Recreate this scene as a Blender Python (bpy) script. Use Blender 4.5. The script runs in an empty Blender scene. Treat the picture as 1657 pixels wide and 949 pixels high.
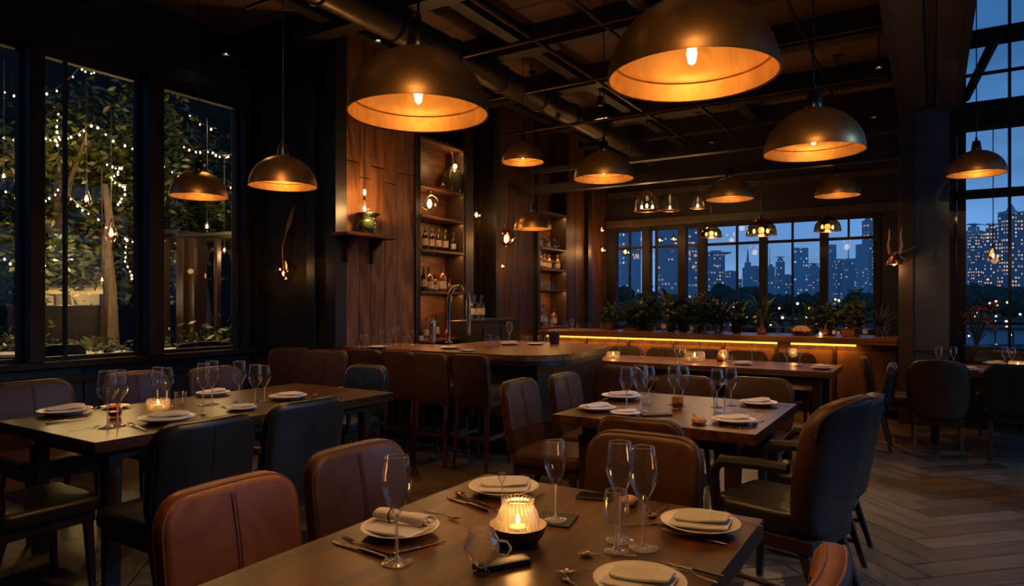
import bpy, bmesh, math, random
from mathutils import Vector, Matrix
from math import sin, cos, pi, radians, sqrt
random.seed(7)
SC = bpy.context.scene
COL = SC.collection
R = random.uniform

# ------------------------------------------------------------------ camera numbers
H, F, CX, HY, AZ = 1.42, 1085.0, 828.5, 488.0, radians(32.1)
SA, CA = sin(AZ), cos(AZ)
def ray(px, py):
    xc = (px - CX) / F
    return Vector((-SA + CA * xc, CA + SA * xc, (HY - py) / F))
def at_z(px, py, z):
    d = ray(px, py); t = (z - H) / d.z
    return Vector((d.x * t, d.y * t, z))
def at_t(px, py, t):
    d = ray(px, py)
    return Vector((d.x * t, d.y * t, H + d.z * t))
def at_x(px, py, X):
    d = ray(px, py); t = X / d.x
    return Vector((X, d.y * t, H + d.z * t))
def at_y(px, py, Y):
    d = ray(px, py); t = Y / d.y
    return Vector((d.x * t, Y, H + d.z * t))

# ------------------------------------------------------------------ mesh builder
_cube = {}
class B:
    def __init__(s): s.v = []; s.f = []; s.bev = False
    def add(s, vs, fs, M=None):
        o = len(s.v)
        s.v += [(M @ Vector(v)) if M else Vector(v) for v in vs]
        s.f += [tuple(i + o for i in f) for f in fs]
        return s
    def box(s, x0, y0, z0, x1, y1, z1, bev=0.0, M=None, seg=2):
        if bev <= 0:
            vs = [(x, y, z) for x in (x0, x1) for y in (y0, y1) for z in (z0, z1)]
            return s.add(vs, [(0, 1, 3, 2), (4, 6, 7, 5), (0, 4, 5, 1), (2, 3, 7, 6), (0, 2, 6, 4), (1, 5, 7, 3)], M)
        s.bev = True
        bm = bmesh.new()
        bmesh.ops.create_cube(bm, size=1)
        for v in bm.verts:
            v.co = Vector(((x0 + x1) / 2 + v.co.x * (x1 - x0), (y0 + y1) / 2 + v.co.y * (y1 - y0), (z0 + z1) / 2 + v.co.z * (z1 - z0)))
        bmesh.ops.bevel(bm, geom=bm.edges[:], offset=bev, segments=seg, affect='EDGES', profile=.5)
        bm.verts.index_update()
        s.add([v.co.copy() for v in bm.verts], [tuple(v.index for v in f.verts) for f in bm.faces], M)
        bm.free()
        return s
    def lathe(s, prof, n=24, c=(0, 0, 0), M=None, rfn=None):
        vs, fs, rings = [], [], []
        for k, (r, z) in enumerate(prof):
            if r < 1e-6:
                rings.append([len(vs)]); vs.append((c[0], c[1], c[2] + z))
            else:
                rings.append(list(range(len(vs), len(vs) + n)))
                for i in range(n):
                    a = 2 * pi * i / n
                    rr = rfn(r, z, a) if rfn else r
                    vs.append((c[0] + rr * cos(a), c[1] + rr * sin(a), c[2] + z))
        for A, C in zip(rings, rings[1:]):
            for i in range(n):
                j = (i + 1) % n
                if len(A) == 1 and len(C) == 1: continue
                if len(A) == 1: fs.append((A[0], C[j], C[i]))
                elif len(C) == 1: fs.append((A[i], A[j], C[0]))
                else: fs.append((A[i], A[j], C[j], C[i]))
        return s.add(vs, fs, M)
    def tube(s, pts, r, n=8, caps=True, M=None, flat=1.0, closed=False):
        pts = [Vector(p) for p in pts]; m = len(pts)
        rs = r if isinstance(r, (list, tuple)) else [r] * m
        T = []
        for i in range(m):
            if closed: t = pts[(i + 1) % m] - pts[i - 1]
            else: t = pts[min(i + 1, m - 1)] - pts[max(i - 1, 0)]
            T.append(t.normalized() if t.length > 1e-9 else Vector((0, 0, 1)))
        up = Vector((0, 0, 1)) if abs(T[0].z) < .9 else Vector((1, 0, 0))
        nrm = (up - T[0] * up.dot(T[0])).normalized()
        vs, fs = [], []
        for i in range(m):
            nrm = (nrm - T[i] * nrm.dot(T[i]))
            nrm = nrm.normalized() if nrm.length > 1e-6 else Vector((1, 0, 0))
            bn = T[i].cross(nrm)
            for k in range(n):
                a = 2 * pi * k / n
                vs.append(pts[i] + nrm * (rs[i] * flat * cos(a)) + bn * (rs[i] * sin(a)))
        for i in range(m if closed else m - 1):
            q = (i + 1) % m
            for k in range(n):
                l = (k + 1) % n
                fs.append((i * n + k, i * n + l, q * n + l, q * n + k))
        if caps and not closed:
            fs.append(tuple(reversed(range(n)))); fs.append(tuple(range((m - 1) * n, m * n)))
        return s.add(vs, fs, M)
    def taper(s, p0, p1, w0, w1, d0=None, d1=None, M=None):
        d0 = d0 or w0; d1 = d1 or w1
        vs = []
        for p, w, d in ((p0, w0, d0), (p1, w1, d1)):
            c = min(w, d) * .14
            for x, y in ((-w/2 + c, -d/2), (w/2 - c, -d/2), (w/2, -d/2 + c), (w/2, d/2 - c), (w/2 - c, d/2), (-w/2 + c, d/2), (-w/2, d/2 - c), (-w/2, -d/2 + c)):
                vs.append((p[0] + x, p[1] + y, p[2]))
        fs = [(i, (i + 1) % 8, 8 + (i + 1) % 8, 8 + i) for i in range(8)] + [tuple(reversed(range(8))), tuple(range(8, 16))]
        return s.add(vs, fs, M)
    def prism(s, poly, z0, z1, M=None):
        n = len(poly)
        vs = [(x, y, z0) for x, y in poly] + [(x, y, z1) for x, y in poly]
        return s.add(vs, [(i, (i + 1) % n, n + (i + 1) % n, n + i) for i in range(n)] + [tuple(reversed(range(n))), tuple(range(n, 2 * n))], M)
    def pad(s, w, h, t, rc=.05, re=.02, bulge=0.0, fn=None, M=None):
        """padded rounded panel in the XZ plane, thickness along Y, centred"""
        def outline(i):
            a, b, r = w / 2 - i, h / 2 - i, max(rc - i, .004)
            o = []
            for cx, cz, a0 in ((a - r, b - r, 0), (-a + r, b - r, pi / 2), (-a + r, -b + r, pi), (a - r, -b + r, 3 * pi / 2)):
                for k in range(5):
                    an = a0 + pi / 2 * k / 4
                    o.append((cx + r * cos(an), cz + r * sin(an)))
                nx = {0: (-a + r, b), pi / 2: (-a, -b + r), pi: (a - r, -b), 3 * pi / 2: (a, b - r)}[a0]
                x0, z0 = o[-1]
                for k in range(1, 7):
                    o.append((x0 + (nx[0] - x0) * k / 7, z0 + (nx[1] - z0) * k / 7))
            return o
        rings = []
        inn = outline(re)
        for sc in (0, .25, .5, .72, .9):
            rings.append([(x * sc, t / 2 + bulge * (1 - sc * sc), z * sc) for x, z in inn] if sc else [(0, t / 2 + bulge, 0)])
        K = 4
        for k in range(K + 1):
            a = pi / 2 * k / K
            rings.append([(x, t / 2 - re * (1 - cos(a)), z) for x, z in outline(re * (1 - sin(a)))])
        for k in range(K, -1, -1):
            a = pi / 2 * k / K
            rings.append([(x, -t / 2 + re * (1 - cos(a)), z) for x, z in outline(re * (1 - sin(a)))])
        for sc in (.9, .72, .5, .25, 0):
            rings.append([(x * sc, -t / 2 - bulge * .4 * (1 - sc * sc), z * sc) for x, z in inn] if sc else [(0, -t / 2 - bulge * .4, 0)])
        vs, ids = [], []
        for r_ in rings:
            ids.append(list(range(len(vs), len(vs) + len(r_))))
            vs += [fn(*p) if fn else p for p in r_]
        fs = []
        n = len(inn)
        for A, C in zip(ids, ids[1:]):
            for i in range(n):
                j = (i + 1) % n
                if len(A) == 1: fs.append((A[0], C[i], C[j]))
                elif len(C) == 1: fs.append((A[j], A[i], C[0]))
                else: fs.append((A[j], A[i], C[i], C[j]))
        return s.add(vs, fs, M)
    def blade(s, p, d, up, L, w, droop=.4, n=5, fold=.0):
        """a tapering curved leaf blade"""
        p = Vector(p); d = Vector(d).normalized()
        side = d.cross(Vector((0, 0, 1)))
        side = side.normalized() if side.length > .05 else Vector((1, 0, 0))
        o = len(s.v); c = p.copy()
        for k in range(n + 1):
            q = k / n
            ww = w * (sin(pi * min(1, .12 + .88 * q)) ** .8 if k < n else 0.02)
            s.v += [c - side * ww / 2 + Vector((0, 0, fold * ww)), c + side * ww / 2 + Vector((0, 0, fold * ww))]
            dd = (d + Vector((0, 0, -droop * q * 1.6))).normalized()
            c = c + dd * (L / n)
        for k in range(n):
            a = o + 2 * k
            s.f.append((a, a + 1, a + 3, a + 2))
        return s
    def leaf(s, c, size):
        a = Vector((R(-1, 1), R(-1, 1), R(-.6, .6))).normalized()
        b = a.cross(Vector((R(-1, 1), R(-1, 1), R(-1, 1))))
        b = b.normalized() if b.length > .01 else Vector((0, 0, 1))
        c = Vector(c)
        return s.add([c - a * size, c + b * size * .42, c + a * size, c - b * size * .42], [(0, 1, 2, 3)])
    def mesh(s, name, m, sharp=35):
        me = bpy.data.meshes.new(name)
        me.from_pydata([tuple(v) for v in s.v], [], s.f)
        me.validate()
        if m: me.materials.append(m)
        for p in me.polygons: p.use_smooth = True
        me.set_sharp_from_angle(angle=radians(sharp))
        me.update()
        return me
    def build(s, name, m, parent=None, sharp=35, loc=None):
        o = bpy.data.objects.new(name, s.mesh(name, m, sharp))
        COL.objects.link(o)
        if s.bev: w_ = o.modifiers.new('normals', 'WEIGHTED_NORMAL'); w_.keep_sharp = True; w_.weight = 100
        if parent is not None: o.parent = parent
        if loc is not None: o.location = loc
        return o

def fixnorm(o):
    bm = bmesh.new(); bm.from_mesh(o.data)
    bmesh.ops.recalc_face_normals(bm, faces=bm.faces[:]); bm.to_mesh(o.data); bm.free()
    return o

def tag(o, label, cat, group=None, kind=None):
    o['label'] = label; o['category'] = cat
    if group: o['group'] = group
    if kind: o['kind'] = kind
    return o
def thing(name, label, cat, loc=(0, 0, 0), rz=0.0, group=None, scale=1.0):
    o = bpy.data.objects.new(name, None); COL.objects.link(o)
    o.location = loc; o.rotation_euler = (0, 0, rz); o.scale = (scale,) * 3
    o.empty_display_size = .05
    return tag(o, label, cat, group)
def struct(o, label=None):
    o['kind'] = 'structure'
    if label: o['label'] = label
    return o
KIDS = {}
def copy_tree(o, parent=None):
    c = o.copy(); COL.objects.link(c)
    if parent is not None: c.parent = parent
    for ch in [k for k in bpy.data.objects if k.parent == o] if o.name not in KIDS else KIDS[o.name]:
        copy_tree(ch, c)
    return c
PROTO = {}
def place(maker, label, cat, loc, rz=0.0, scale=1.0, group=None, key=None):
    """the first use of a maker is the thing itself, later ones are copies of it and of its parts"""
    k = key or maker.__name__
    if k not in PROTO:
        o = maker(); PROTO[k] = (o, [])
        def walk(q):
            KIDS[q.name] = [x for x in bpy.data.objects if x.parent == q]
            for x in KIDS[q.name]: walk(x)
        walk(o)
    else:
        o = copy_tree(PROTO[k][0])
    for p in ('group', 'kind'):
        if p in o: del o[p]
    o.location = loc; o.rotation_euler = (0, 0, rz); o.scale = (scale,) * 3
    return tag(o, label, cat, group)

def light(name, kind, parent, loc, power, color=(1, .50, .17), size=.03, angle=None, blend=.5, rot=None):
    d = bpy.data.lights.new(name, kind)
    d.energy = power; d.color = color
    if kind in ('POINT', 'SPOT'): d.shadow_soft_size = size
    if kind == 'SPOT': d.spot_size = radians(angle); d.spot_blend = blend
    if kind == 'AREA': d.shape = 'RECTANGLE'; d.size, d.size_y = size
    o = bpy.data.objects.new(name, d); COL.objects.link(o)
    if parent is not None: o.parent = parent
    o.location = loc
    if rot: o.rotation_euler = rot
    return o

# ------------------------------------------------------------------ materials
MT = {}
def newmat(name):
    m = bpy.data.materials.new(name); m.use_nodes = True
    nt = m.node_tree; nt.nodes.clear()
    out = nt.nodes.new('ShaderNodeOutputMaterial')
    MT[name] = m
    return m, nt, out
def N(nt, t, **kw):
    n = nt.nodes.new(t)
    for k, v in kw.items():
        if k.startswith('i_'): n.inputs[k[2:].replace('_', ' ')].default_value = v
        else: setattr(n, k, v)
    return n
def pm(name, c1, rough=.5, metal=0.0, c2=None, ns=4.0, stretch=(1, 1, 1), bump=0.0, detail=5, coat=0.0, spec=.5, rvar=0.0, contrast=(.35, .65), dist=.0):
    m, nt, out = newmat(name)
    b = N(nt, 'ShaderNodeBsdfPrincipled')
    nt.links.new(b.outputs[0], out.inputs[0])
    b.inputs['Base Color'].default_value = (*c1, 1); b.inputs['Roughness'].default_value = rough
    b.inputs['Metallic'].default_value = metal; b.inputs['Coat Weight'].default_value = coat
    b.inputs['Specular IOR Level'].default_value = spec
    if c2 is not None or bump or rvar:
        tc = N(nt, 'ShaderNodeTexCoord'); mp = N(nt, 'ShaderNodeMapping')
        mp.inputs['Scale'].default_value = stretch
        nt.links.new(tc.outputs['Object'], mp.inputs[0])
        nz = N(nt, 'ShaderNodeTexNoise'); nz.inputs['Scale'].default_value = ns; nz.inputs['Detail'].default_value = detail
        nz.inputs['Distortion'].default_value = dist
        nt.links.new(mp.outputs[0], nz.inputs['Vector'])
        if c2 is not None:
            cr = N(nt, 'ShaderNodeValToRGB')
            cr.color_ramp.elements[0].position, cr.color_ramp.elements[1].position = contrast
            cr.color_ramp.elements[0].color = (*c1, 1); cr.color_ramp.elements[1].color = (*c2, 1)
            nt.links.new(nz.outputs['Fac'], cr.inputs[0]); nt.links.new(cr.outputs[0], b.inputs['Base Color'])
        if rvar:
            mr = N(nt, 'ShaderNodeMapRange'); mr.inputs['To Min'].default_value = rough - rvar; mr.inputs['To Max'].default_value = rough + rvar
            nt.links.new(nz.outputs['Fac'], mr.inputs[0]); nt.links.new(mr.outputs[0], b.inputs['Roughness'])
        if bump:
            bp = N(nt, 'ShaderNodeBump'); bp.inputs['Strength'].default_value = bump; bp.inputs['Distance'].default_value = .004
            nt.links.new(nz.outputs['Fac'], bp.inputs['Height']); nt.links.new(bp.outputs[0], b.inputs['Normal'])
    return m
def em(name, col, strength):
    m, nt, out = newmat(name)
    e = N(nt, 'ShaderNodeEmission'); e.inputs[0].default_value = (*col, 1); e.inputs[1].default_value = strength
    nt.links.new(e.outputs[0], out.inputs[0]); return m
def glassm(name, tint=(1, 1, 1), blend=.35, lo=.04, hi=.9, rough=.01, gcol=(1, 1, 1), sharp=2.6, trans=0, diff=False):
    """thin glass: lets light through, mirrors at grazing angles"""
    m, nt, out = newmat(name)
    t = N(nt, 'ShaderNodeBsdfTransparent'); t.inputs[0].default_value = (*tint, 1)
    g = N(nt, 'ShaderNodeBsdfGlossy'); g.inputs['Roughness'].default_value = rough; g.inputs[0].default_value = (*gcol, 1)
    lw = N(nt, 'ShaderNodeLayerWeight'); lw.inputs[0].default_value = blend
    mr = N(nt, 'ShaderNodeMapRange'); mr.inputs['To Min'].default_value = lo; mr.inputs['To Max'].default_value = hi
    mx = N(nt, 'ShaderNodeMixShader')
    pw = N(nt, 'ShaderNodeMath', operation='POWER'); pw.inputs[1].default_value = sharp
    nt.links.new(lw.outputs['Facing'], pw.inputs[0]); nt.links.new(pw.outputs[0], mr.inputs[0]); nt.links.new(mr.outputs[0], mx.inputs[0])
    if trans:
        tl = N(nt, 'ShaderNodeBsdfTranslucent'); tl.inputs[0].default_value = (*tint, 1)
        if diff:
            df = N(nt, 'ShaderNodeBsdfDiffuse'); df.inputs[0].default_value = (*tint, 1); m3 = N(nt, 'ShaderNodeMixShader'); m3.inputs[0].default_value = .6
            nt.links.new(tl.outputs[0], m3.inputs[1]); nt.links.new(df.outputs[0], m3.inputs[2]); tl = m3
        m2 = N(nt, 'ShaderNodeMixShader'); m2.inputs[0].default_value = trans
        nt.links.new(t.outputs[0], m2.inputs[1]); nt.links.new(tl.outputs[0], m2.inputs[2]); t = m2
    nt.links.new(t.outputs[0], mx.inputs[1]); nt.links.new(g.outputs[0], mx.inputs[2]); nt.links.new(mx.outputs[0], out.inputs[0])
    return m

L_TAN = pm('tan leather', (.27, .086, .012), .44, c2=(.14, .040, .007), ns=4.5, bump=.45, detail=8, rvar=.07, dist=.8, spec=.35)
L_BRN = pm('brown leather', (.082, .034, .012), .42, c2=(.050, .020, .008), ns=6, bump=.22, rvar=.05, spec=.35)
L_DBR = pm('dark brown leather', (.066, .026, .010), .45, c2=(.038, .016, .007), ns=6, bump=.22, spec=.35)
L_BLK = pm('black leather', (.017, .018, .017), .38, c2=(.010, .012, .012), ns=6, bump=.2)
L_SEAM = pm('seam thread', (.045, .018, .008), .7)
W_TAB = pm('table wood', (.030, .0105, .003), .30, spec=.36, c2=(.098, .035, .009), ns=3.4, stretch=(8, .30, 8), detail=4, dist=.25, contrast=(.38, .66))
W_TABX = pm('long table wood', (.11, .042, .010), .30, spec=.4, c2=(.30, .115, .028), ns=3.4, stretch=(.30, 8, 8), detail=4, dist=.25, contrast=(.36, .64))
W_LEG = pm('dark leg wood', (.035, .016, .008), .42, c2=(.02, .009, .005), ns=4, stretch=(8, 8, .8))
W_STOOL = pm('stool wood', (.09, .036, .015), .4, c2=(.05, .02, .009), ns=4, stretch=(8, 8, .8))
W_PLANK = pm('wall plank wood', (.32, .130, .036), .5, c2=(.10, .038, .011), ns=2.1, stretch=(3, 3, .55), bump=.35, detail=9, rvar=.1, dist=1.4)
W_PANEL = pm('panel wood', (.11, .044, .011), .5, c2=(.045, .019, .006), ns=3, stretch=(4, 4, .5), bump=.2, detail=7, spec=.25)
W_DARK = pm('blackened wood', (.014, .011, .009), .5, c2=(.008, .006, .005), ns=4, stretch=(6, 6, .8), bump=.1)
W_SHELF = pm('shelf wood', (.17, .065, .018), .45, c2=(.05, .02, .009), ns=4, stretch=(5, .8, 5))
P_DARK = pm('dark painted panel', (.030, .022, .012), .7, spec=.2, c2=(.018, .015, .010), ns=3)
F_BLK = pm('black steel frame', (.024, .015, .009), .6, spec=.25, c2=(.011, .009, .008), ns=6)
CONC = pm('concrete with window blue', (.055, .072, .09), .75, c2=(.036, .048, .06), ns=3, bump=.3, detail=8)  # blue of the window light put into the concrete colour
CEIL = pm('ceiling board', (.20, .115, .058), .8, c2=(.13, .072, .036), ns=1.4, detail=6, bump=.2)
BEAM = pm('ceiling beam paint', (.022, .016, .011), .5, c2=(.013, .010, .008), ns=3)
BEAMB = pm('beam wood cladding', (.06, .038, .022), .45, c2=(.035, .022, .013), ns=2, stretch=(4, .5, 4))
PIPE = pm('bronzed pipe', (.10, .06, .03), .35, metal=.9)
DUCT = pm('galvanised duct', (.12, .09, .06), .4, metal=.8, c2=(.08, .06, .04), ns=5)
BRONZE = pm('dark bronze', (.42, .225, .085), .36, metal=.88, c2=(.22, .12, .05), ns=5, rvar=.08, detail=8, bump=.06)
GOLD = pm('gold leaf lining', (.78, .42, .12), .42, metal=.75, c2=(.48, .24, .06), ns=7, detail=9, rvar=.12, bump=.12, dist=1.2)
COPPER = pm('copper', (.55, .24, .09), .3, metal=1, c2=(.32, .13, .05), ns=20)
CAPM = pm('black lamp cap', (.02, .016, .012), .3)
CORD = pm('black cord', (.02, .015, .011), .5)
STEEL = pm('polished steel', (.55, .52, .48), .16, metal=1)
SILVER = pm('cutlery steel', (.62, .55, .46), .2, metal=1)
CERAM = pm('cream ceramic', (.78, .70, .60), .28, coat=.2)
LINEN = pm('white linen', (.74, .68, .60), .8, c2=(.68, .62, .54), ns=60, bump=.15)
STONE = pm('grey stoneware', (.16, .12, .09), .5, c2=(.09, .07, .055), ns=30, bump=.3)
BLKM = pm('matte black', (.012, .012, .012), .5)
WAX = pm('candle wax', (.6, .45, .26), .5)
TERRA = pm('terracotta', (.22, .085, .04), .7, c2=(.14, .055, .028), ns=9)
POTG = pm('grey planter', (.07, .065, .06), .6, c2=(.045, .042, .04), ns=9)
GLASS = glassm('clear glass', (.985, .985, .985), .5, .014, 1.0, .02, sharp=2.4, trans=.006)
GLASSR2 = glassm('clear glass with white glints', (.95, .95, .95), .5, .10, .9, .08, sharp=1.3, trans=.30, diff=True)  # white diffuse share stands in for bright glints on the glass
GLASSC = glassm('creamer glass', (.97, .95, .92), .5, .05, 1.0, .03, sharp=1.5, trans=.05)
GLASSP = glassm('window glass', (.93, .95, .97), .25, .012, .35)
GLASSA = glassm('amber glass', (.93, .70, .42), .4, .06, .8)
GLASSG = glassm('green glass', (.20, .30, .10), .4, .10, .8)
GLASSR = glassm('ribbed glass', (1, .93, .80), .5, .05, 1.0, .05, sharp=1.5, trans=.05)
GLASSS = glassm('smoked copper glass', (.50, .28, .13), .4, .15, .8, .05, (1, .7, .4))
B_DARK = pm('dark bottle glass', (.012, .012, .008), .08, coat=.5)
B_AMB = pm('amber bottle glass', (.16, .045, .008), .1, coat=.5)
B_CLR = glassm('clear bottle glass', (.9, .92, .9), .45, .08, .9)
B_LAB = pm('paper label', (.62, .52, .38), .7, c2=(.45, .36, .25), ns=30)
B_CAP = pm('bottle cap', (.10, .05, .02), .4, metal=.6)
BREAD = pm('bread crust', (.55, .32, .13), .75, c2=(.36, .18, .06), ns=30, bump=.4)
LEAFD = pm('dark leaf', (.030, .060, .012), .5, c2=(.055, .085, .018), ns=3, spec=.4)
LEAFY = pm('yellow lit leaf', (.17, .19, .02), .5, c2=(.09, .13, .02), ns=5)  # lamplight on the plants put into a yellow leaf colour
LEAFG = pm('garden leaf', (.042, .062, .008), .33, c2=(.105, .105, .012), spec=.8, contrast=(.42, .75), ns=1.5)
LEAFP = pm('park tree leaf', (.045, .07, .045), .8, c2=(.03, .05, .035), ns=.3)
BARK = pm('bark', (.16, .105, .06), .85, c2=(.09, .06, .035), ns=6, stretch=(4, 4, .6), bump=.5)
DRYLEAF = pm('dry tan leaf', (.34, .19, .08), .6, c2=(.2, .1, .04), ns=8)
REDF = pm('rust flower', (.26, .055, .02), .7)
BULB = em('warm filament bulb', (1, .60, .24), 45)
BULBS = em('small warm bulb', (1, .56, .22), 22)
BULBX = em('string light bulb', (1, .62, .28), 9)
FLAME = em('candle flame', (1, .50, .15), 26)
SPOTL = em('spotlight lens', (1, .70, .38), 30)
LEDM = em('amber light strip', (1, .42, .06), 2.2)
W_LIT = pm('bar front wood', (.17, .072, .024), .5, c2=(.10, .04, .013), ns=3, stretch=(4, 4, .6), bump=.15)
STREET = em('street lamp globe', (1, .62, .34), 3.2)
STREETW = em('white lamp globe', (.8, .88, 1), 2.6)
LAWN = pm('garden paving', (.05, .045, .036), .8, c2=(.025, .024, .018), ns=2, bump=.4)
CITYG = pm('city ground', (.06, .07, .08), .9, c2=(.03, .036, .04), ns=.05)
STUCCO = pm('sky block render', (.016, .012, .007), .9, c2=(.010, .008, .005), ns=2, bump=.4)
CREAMW = pm('cream canvas', (.70, .60, .42), .8)
TERR = pm('terrace stone', (.10, .105, .115), .6, c2=(.07, .075, .08), ns=3)

def floor_mat():
    m, nt, out = newmat('oak herringbone')
    b = N(nt, 'ShaderNodeBsdfPrincipled'); nt.links.new(b.outputs[0], out.inputs[0])
    g = N(nt, 'ShaderNodeNewGeometry'); uv = N(nt, 'ShaderNodeUVMap')
    mp = N(nt, 'ShaderNodeMapping'); mp.inputs['Scale'].default_value = (1.2, 16, 1)
    nt.links.new(uv.outputs[0], mp.inputs[0])
    nz = N(nt, 'ShaderNodeTexNoise', noise_dimensions='4D'); nz.inputs['Scale'].default_value = 3; nz.inputs['Detail'].default_value = 8; nz.inputs['Distortion'].default_value = .8
    nt.links.new(mp.outputs[0], nz.inputs['Vector'])
    mu = N(nt, 'ShaderNodeMath', operation='MULTIPLY'); mu.inputs[1].default_value = 40
    nt.links.new(g.outputs['Random Per Island'], mu.inputs[0]); nt.links.new(mu.outputs[0], nz.inputs['W'])
    cr = N(nt, 'ShaderNodeValToRGB')
    cr.color_ramp.elements[0].position = .3; cr.color_ramp.elements[0].color = (.034, .021, .011, 1)
    cr.color_ramp.elements[1].position = .72; cr.color_ramp.elements[1].color = (.13, .083, .045, 1)
    nt.links.new(nz.outputs['Fac'], cr.inputs[0])
    mr = N(nt, 'ShaderNodeMapRange'); mr.inputs['To Min'].default_value = .45; mr.inputs['To Max'].default_value = 1.7
    nt.links.new(g.outputs['Random Per Island'], mr.inputs[0])
    vm = N(nt, 'ShaderNodeVectorMath', operation='SCALE')
    nt.links.new(cr.outputs[0], vm.inputs[0]); nt.links.new(mr.outputs[0], vm.inputs['Scale'])
    nt.links.new(vm.outputs[0], b.inputs['Base Color'])
    r2 = N(nt, 'ShaderNodeMapRange'); r2.inputs['To Min'].default_value = .34; r2.inputs['To Max'].default_value = .58
    nt.links.new(nz.outputs['Fac'], r2.inputs[0]); nt.links.new(r2.outputs[0], b.inputs['Roughness'])
    bp = N(nt, 'ShaderNodeBump'); bp.inputs['Strength'].default_value = .25; bp.inputs['Distance'].default_value = .003
    nt.links.new(nz.outputs['Fac'], bp.inputs['Height']); nt.links.new(bp.outputs[0], b.inputs['Normal'])
    return m
def city_mat(name, base, density, cell=(2.3, 2.9), warm=True, strength=1.0):
    m, nt, out = newmat(name)
    b = N(nt, 'ShaderNodeBsdfPrincipled'); nt.links.new(b.outputs[0], out.inputs[0])
    b.inputs['Base Color'].default_value = (*base, 1); b.inputs['Roughness'].default_value = .6
    tc = N(nt, 'ShaderNodeTexCoord'); sp = N(nt, 'ShaderNodeSeparateXYZ'); nt.links.new(tc.outputs['Object'], sp.inputs[0])
    def mth(op, a, bb=None):
        n = N(nt, 'ShaderNodeMath', operation=op)
        for i, q in enumerate((a, bb)):
            if q is None: continue
            if isinstance(q, (int, float)): n.inputs[i].default_value = q
            else: nt.links.new(q, n.inputs[i])
        return n.outputs[0]
    u = mth('DIVIDE', mth('ADD', sp.outputs[0], sp.outputs[1]), cell[0]); v = mth('DIVIDE', sp.outputs[2], cell[1])
    uf, vf = mth('FRACT', u), mth('FRACT', v)
    cu, cv = mth('FLOOR', u), mth('FLOOR', v)
    oi = N(nt, 'ShaderNodeObjectInfo')
    cb = N(nt, 'ShaderNodeCombineXYZ'); nt.links.new(cu, cb.inputs[0]); nt.links.new(cv, cb.inputs[1]); nt.links.new(mth('MULTIPLY', oi.outputs['Random'], 91.0), cb.inputs[2])
    wn = N(nt, 'ShaderNodeTexWhiteNoise', noise_dimensions='3D'); nt.links.new(cb.outputs[0], wn.inputs['Vector'])
    on = mth('LESS_THAN', wn.outputs['Value'], density)
    mask = mth('MULTIPLY', mth('MULTIPLY', mth('GREATER_THAN', uf, .25), mth('LESS_THAN', uf, .75)), mth('MULTIPLY', mth('GREATER_THAN', vf, .3), mth('LESS_THAN', vf, .75)))
    ge = N(nt, 'ShaderNodeNewGeometry'); s2 = N(nt, 'ShaderNodeSeparateXYZ'); nt.links.new(ge.outputs['Normal'], s2.inputs[0])
    side = mth('LESS_THAN', mth('ABSOLUTE', s2.outputs[2]), .5)
    k = mth('MULTIPLY', mth('MULTIPLY', on, mask), side)
    s3 = N(nt, 'ShaderNodeSeparateColor'); nt.links.new(wn.outputs['Color'], s3.inputs[0])
    cr = N(nt, 'ShaderNodeValToRGB')
    cr.color_ramp.elements[0].color = (1, .48, .18, 1) if warm else (.55, .8, 1, 1)
    cr.color_ramp.elements[1].color = (1, .74, .44, 1) if warm else (1, .8, .55, 1)
    nt.links.new(s3.outputs[1], cr.inputs[0]); nt.links.new(cr.outputs[0], b.inputs['Emission Color'])
    nt.links.new(mth('MULTIPLY', k, mth('MULTIPLY', mth('ADD', s3.outputs[2], .25), strength)), b.inputs['Emission Strength'])
    return m
OAK = floor_mat()
CT = [city_mat('tower facade blue', (.36, .56, .72), .17, warm=False, strength=.55), city_mat('tower facade lit', (.24, .32, .42), .5, strength=1.0),
      city_mat('tower facade dim', (.34, .50, .64), .12, strength=.55), city_mat('tower facade mixed', (.30, .44, .58), .3, strength=.75)]
# ================================================================== THE ROOM
XL, XW, YR, YB, YC = -6.55, -5.2, 4.9, 11.7, 9.0      # window wall, bar wall, return wall, back wall, bar counter front
ZC, ZA = 4.35, 6.0
def swall(name, m, *boxes, bev=0):
    b = B()
    for q in boxes: b.box(*q, bev=bev)
    return struct(b.build(name, m))

# floor: herringbone planks over a dark subfloor
swall('subfloor', BLKM, (-6.75, -2.2, -.12, 3.3, 11.9, -.006))
def make_floor():
    vs, fs, uvs = [], [], []
    Lp, Wp, g = .80, .16, .0032
    c, s = cos(pi / 4), sin(pi / 4)
    def quad(x, y, w, h, horiz):
        q = [(x + g, y + g), (x + w - g, y + g), (x + w - g, y + h - g), (x + g, y + h - g)]
        w4 = [(c * a - s * b_, s * a + c * b_) for a, b_ in q]
        mx = sum(p[0] for p in w4) / 4; my = sum(p[1] for p in w4) / 4
        if not (-6.9 < mx - 0 < 3.4 and -2.3 < my < 12.0): return
        o = len(vs); tl = R(-.0008, .0008)
        vs.extend([(p[0], p[1], (tl if k < 2 else -tl)) for k, p in enumerate(w4)]); fs.append((o, o + 1, o + 2, o + 3))
        uu = [(0, 0), (w, 0), (w, h), (0, h)] if horiz else [(0, 0), (0, w), (h, w), (h, 0)]
        uvs.extend(uu)
    K = int(Lp / Wp)
    for i in range(-90, 110):
        for j in range(-12, 14):
            # classic herringbone lattice
            x = i * Wp + j * Lp; y = i * Wp - j * Lp
            quad(x, y, Lp, Wp, True)
            quad(x + Lp - Lp, y + Wp - 0, Wp, Lp, False) if False else quad(x - Wp, y, Wp, Lp, False)
    me = bpy.data.meshes.new('floor'); me.from_pydata(vs, [], fs)
    uvl = me.uv_layers.new(name='UVMap')
    for k, u in enumerate(uvs): uvl.data[k].uv = u
    me.materials.append(OAK); me.update()
    o = bpy.data.objects.new('floor', me); COL.objects.link(o); return struct(o)
make_floor()

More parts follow.
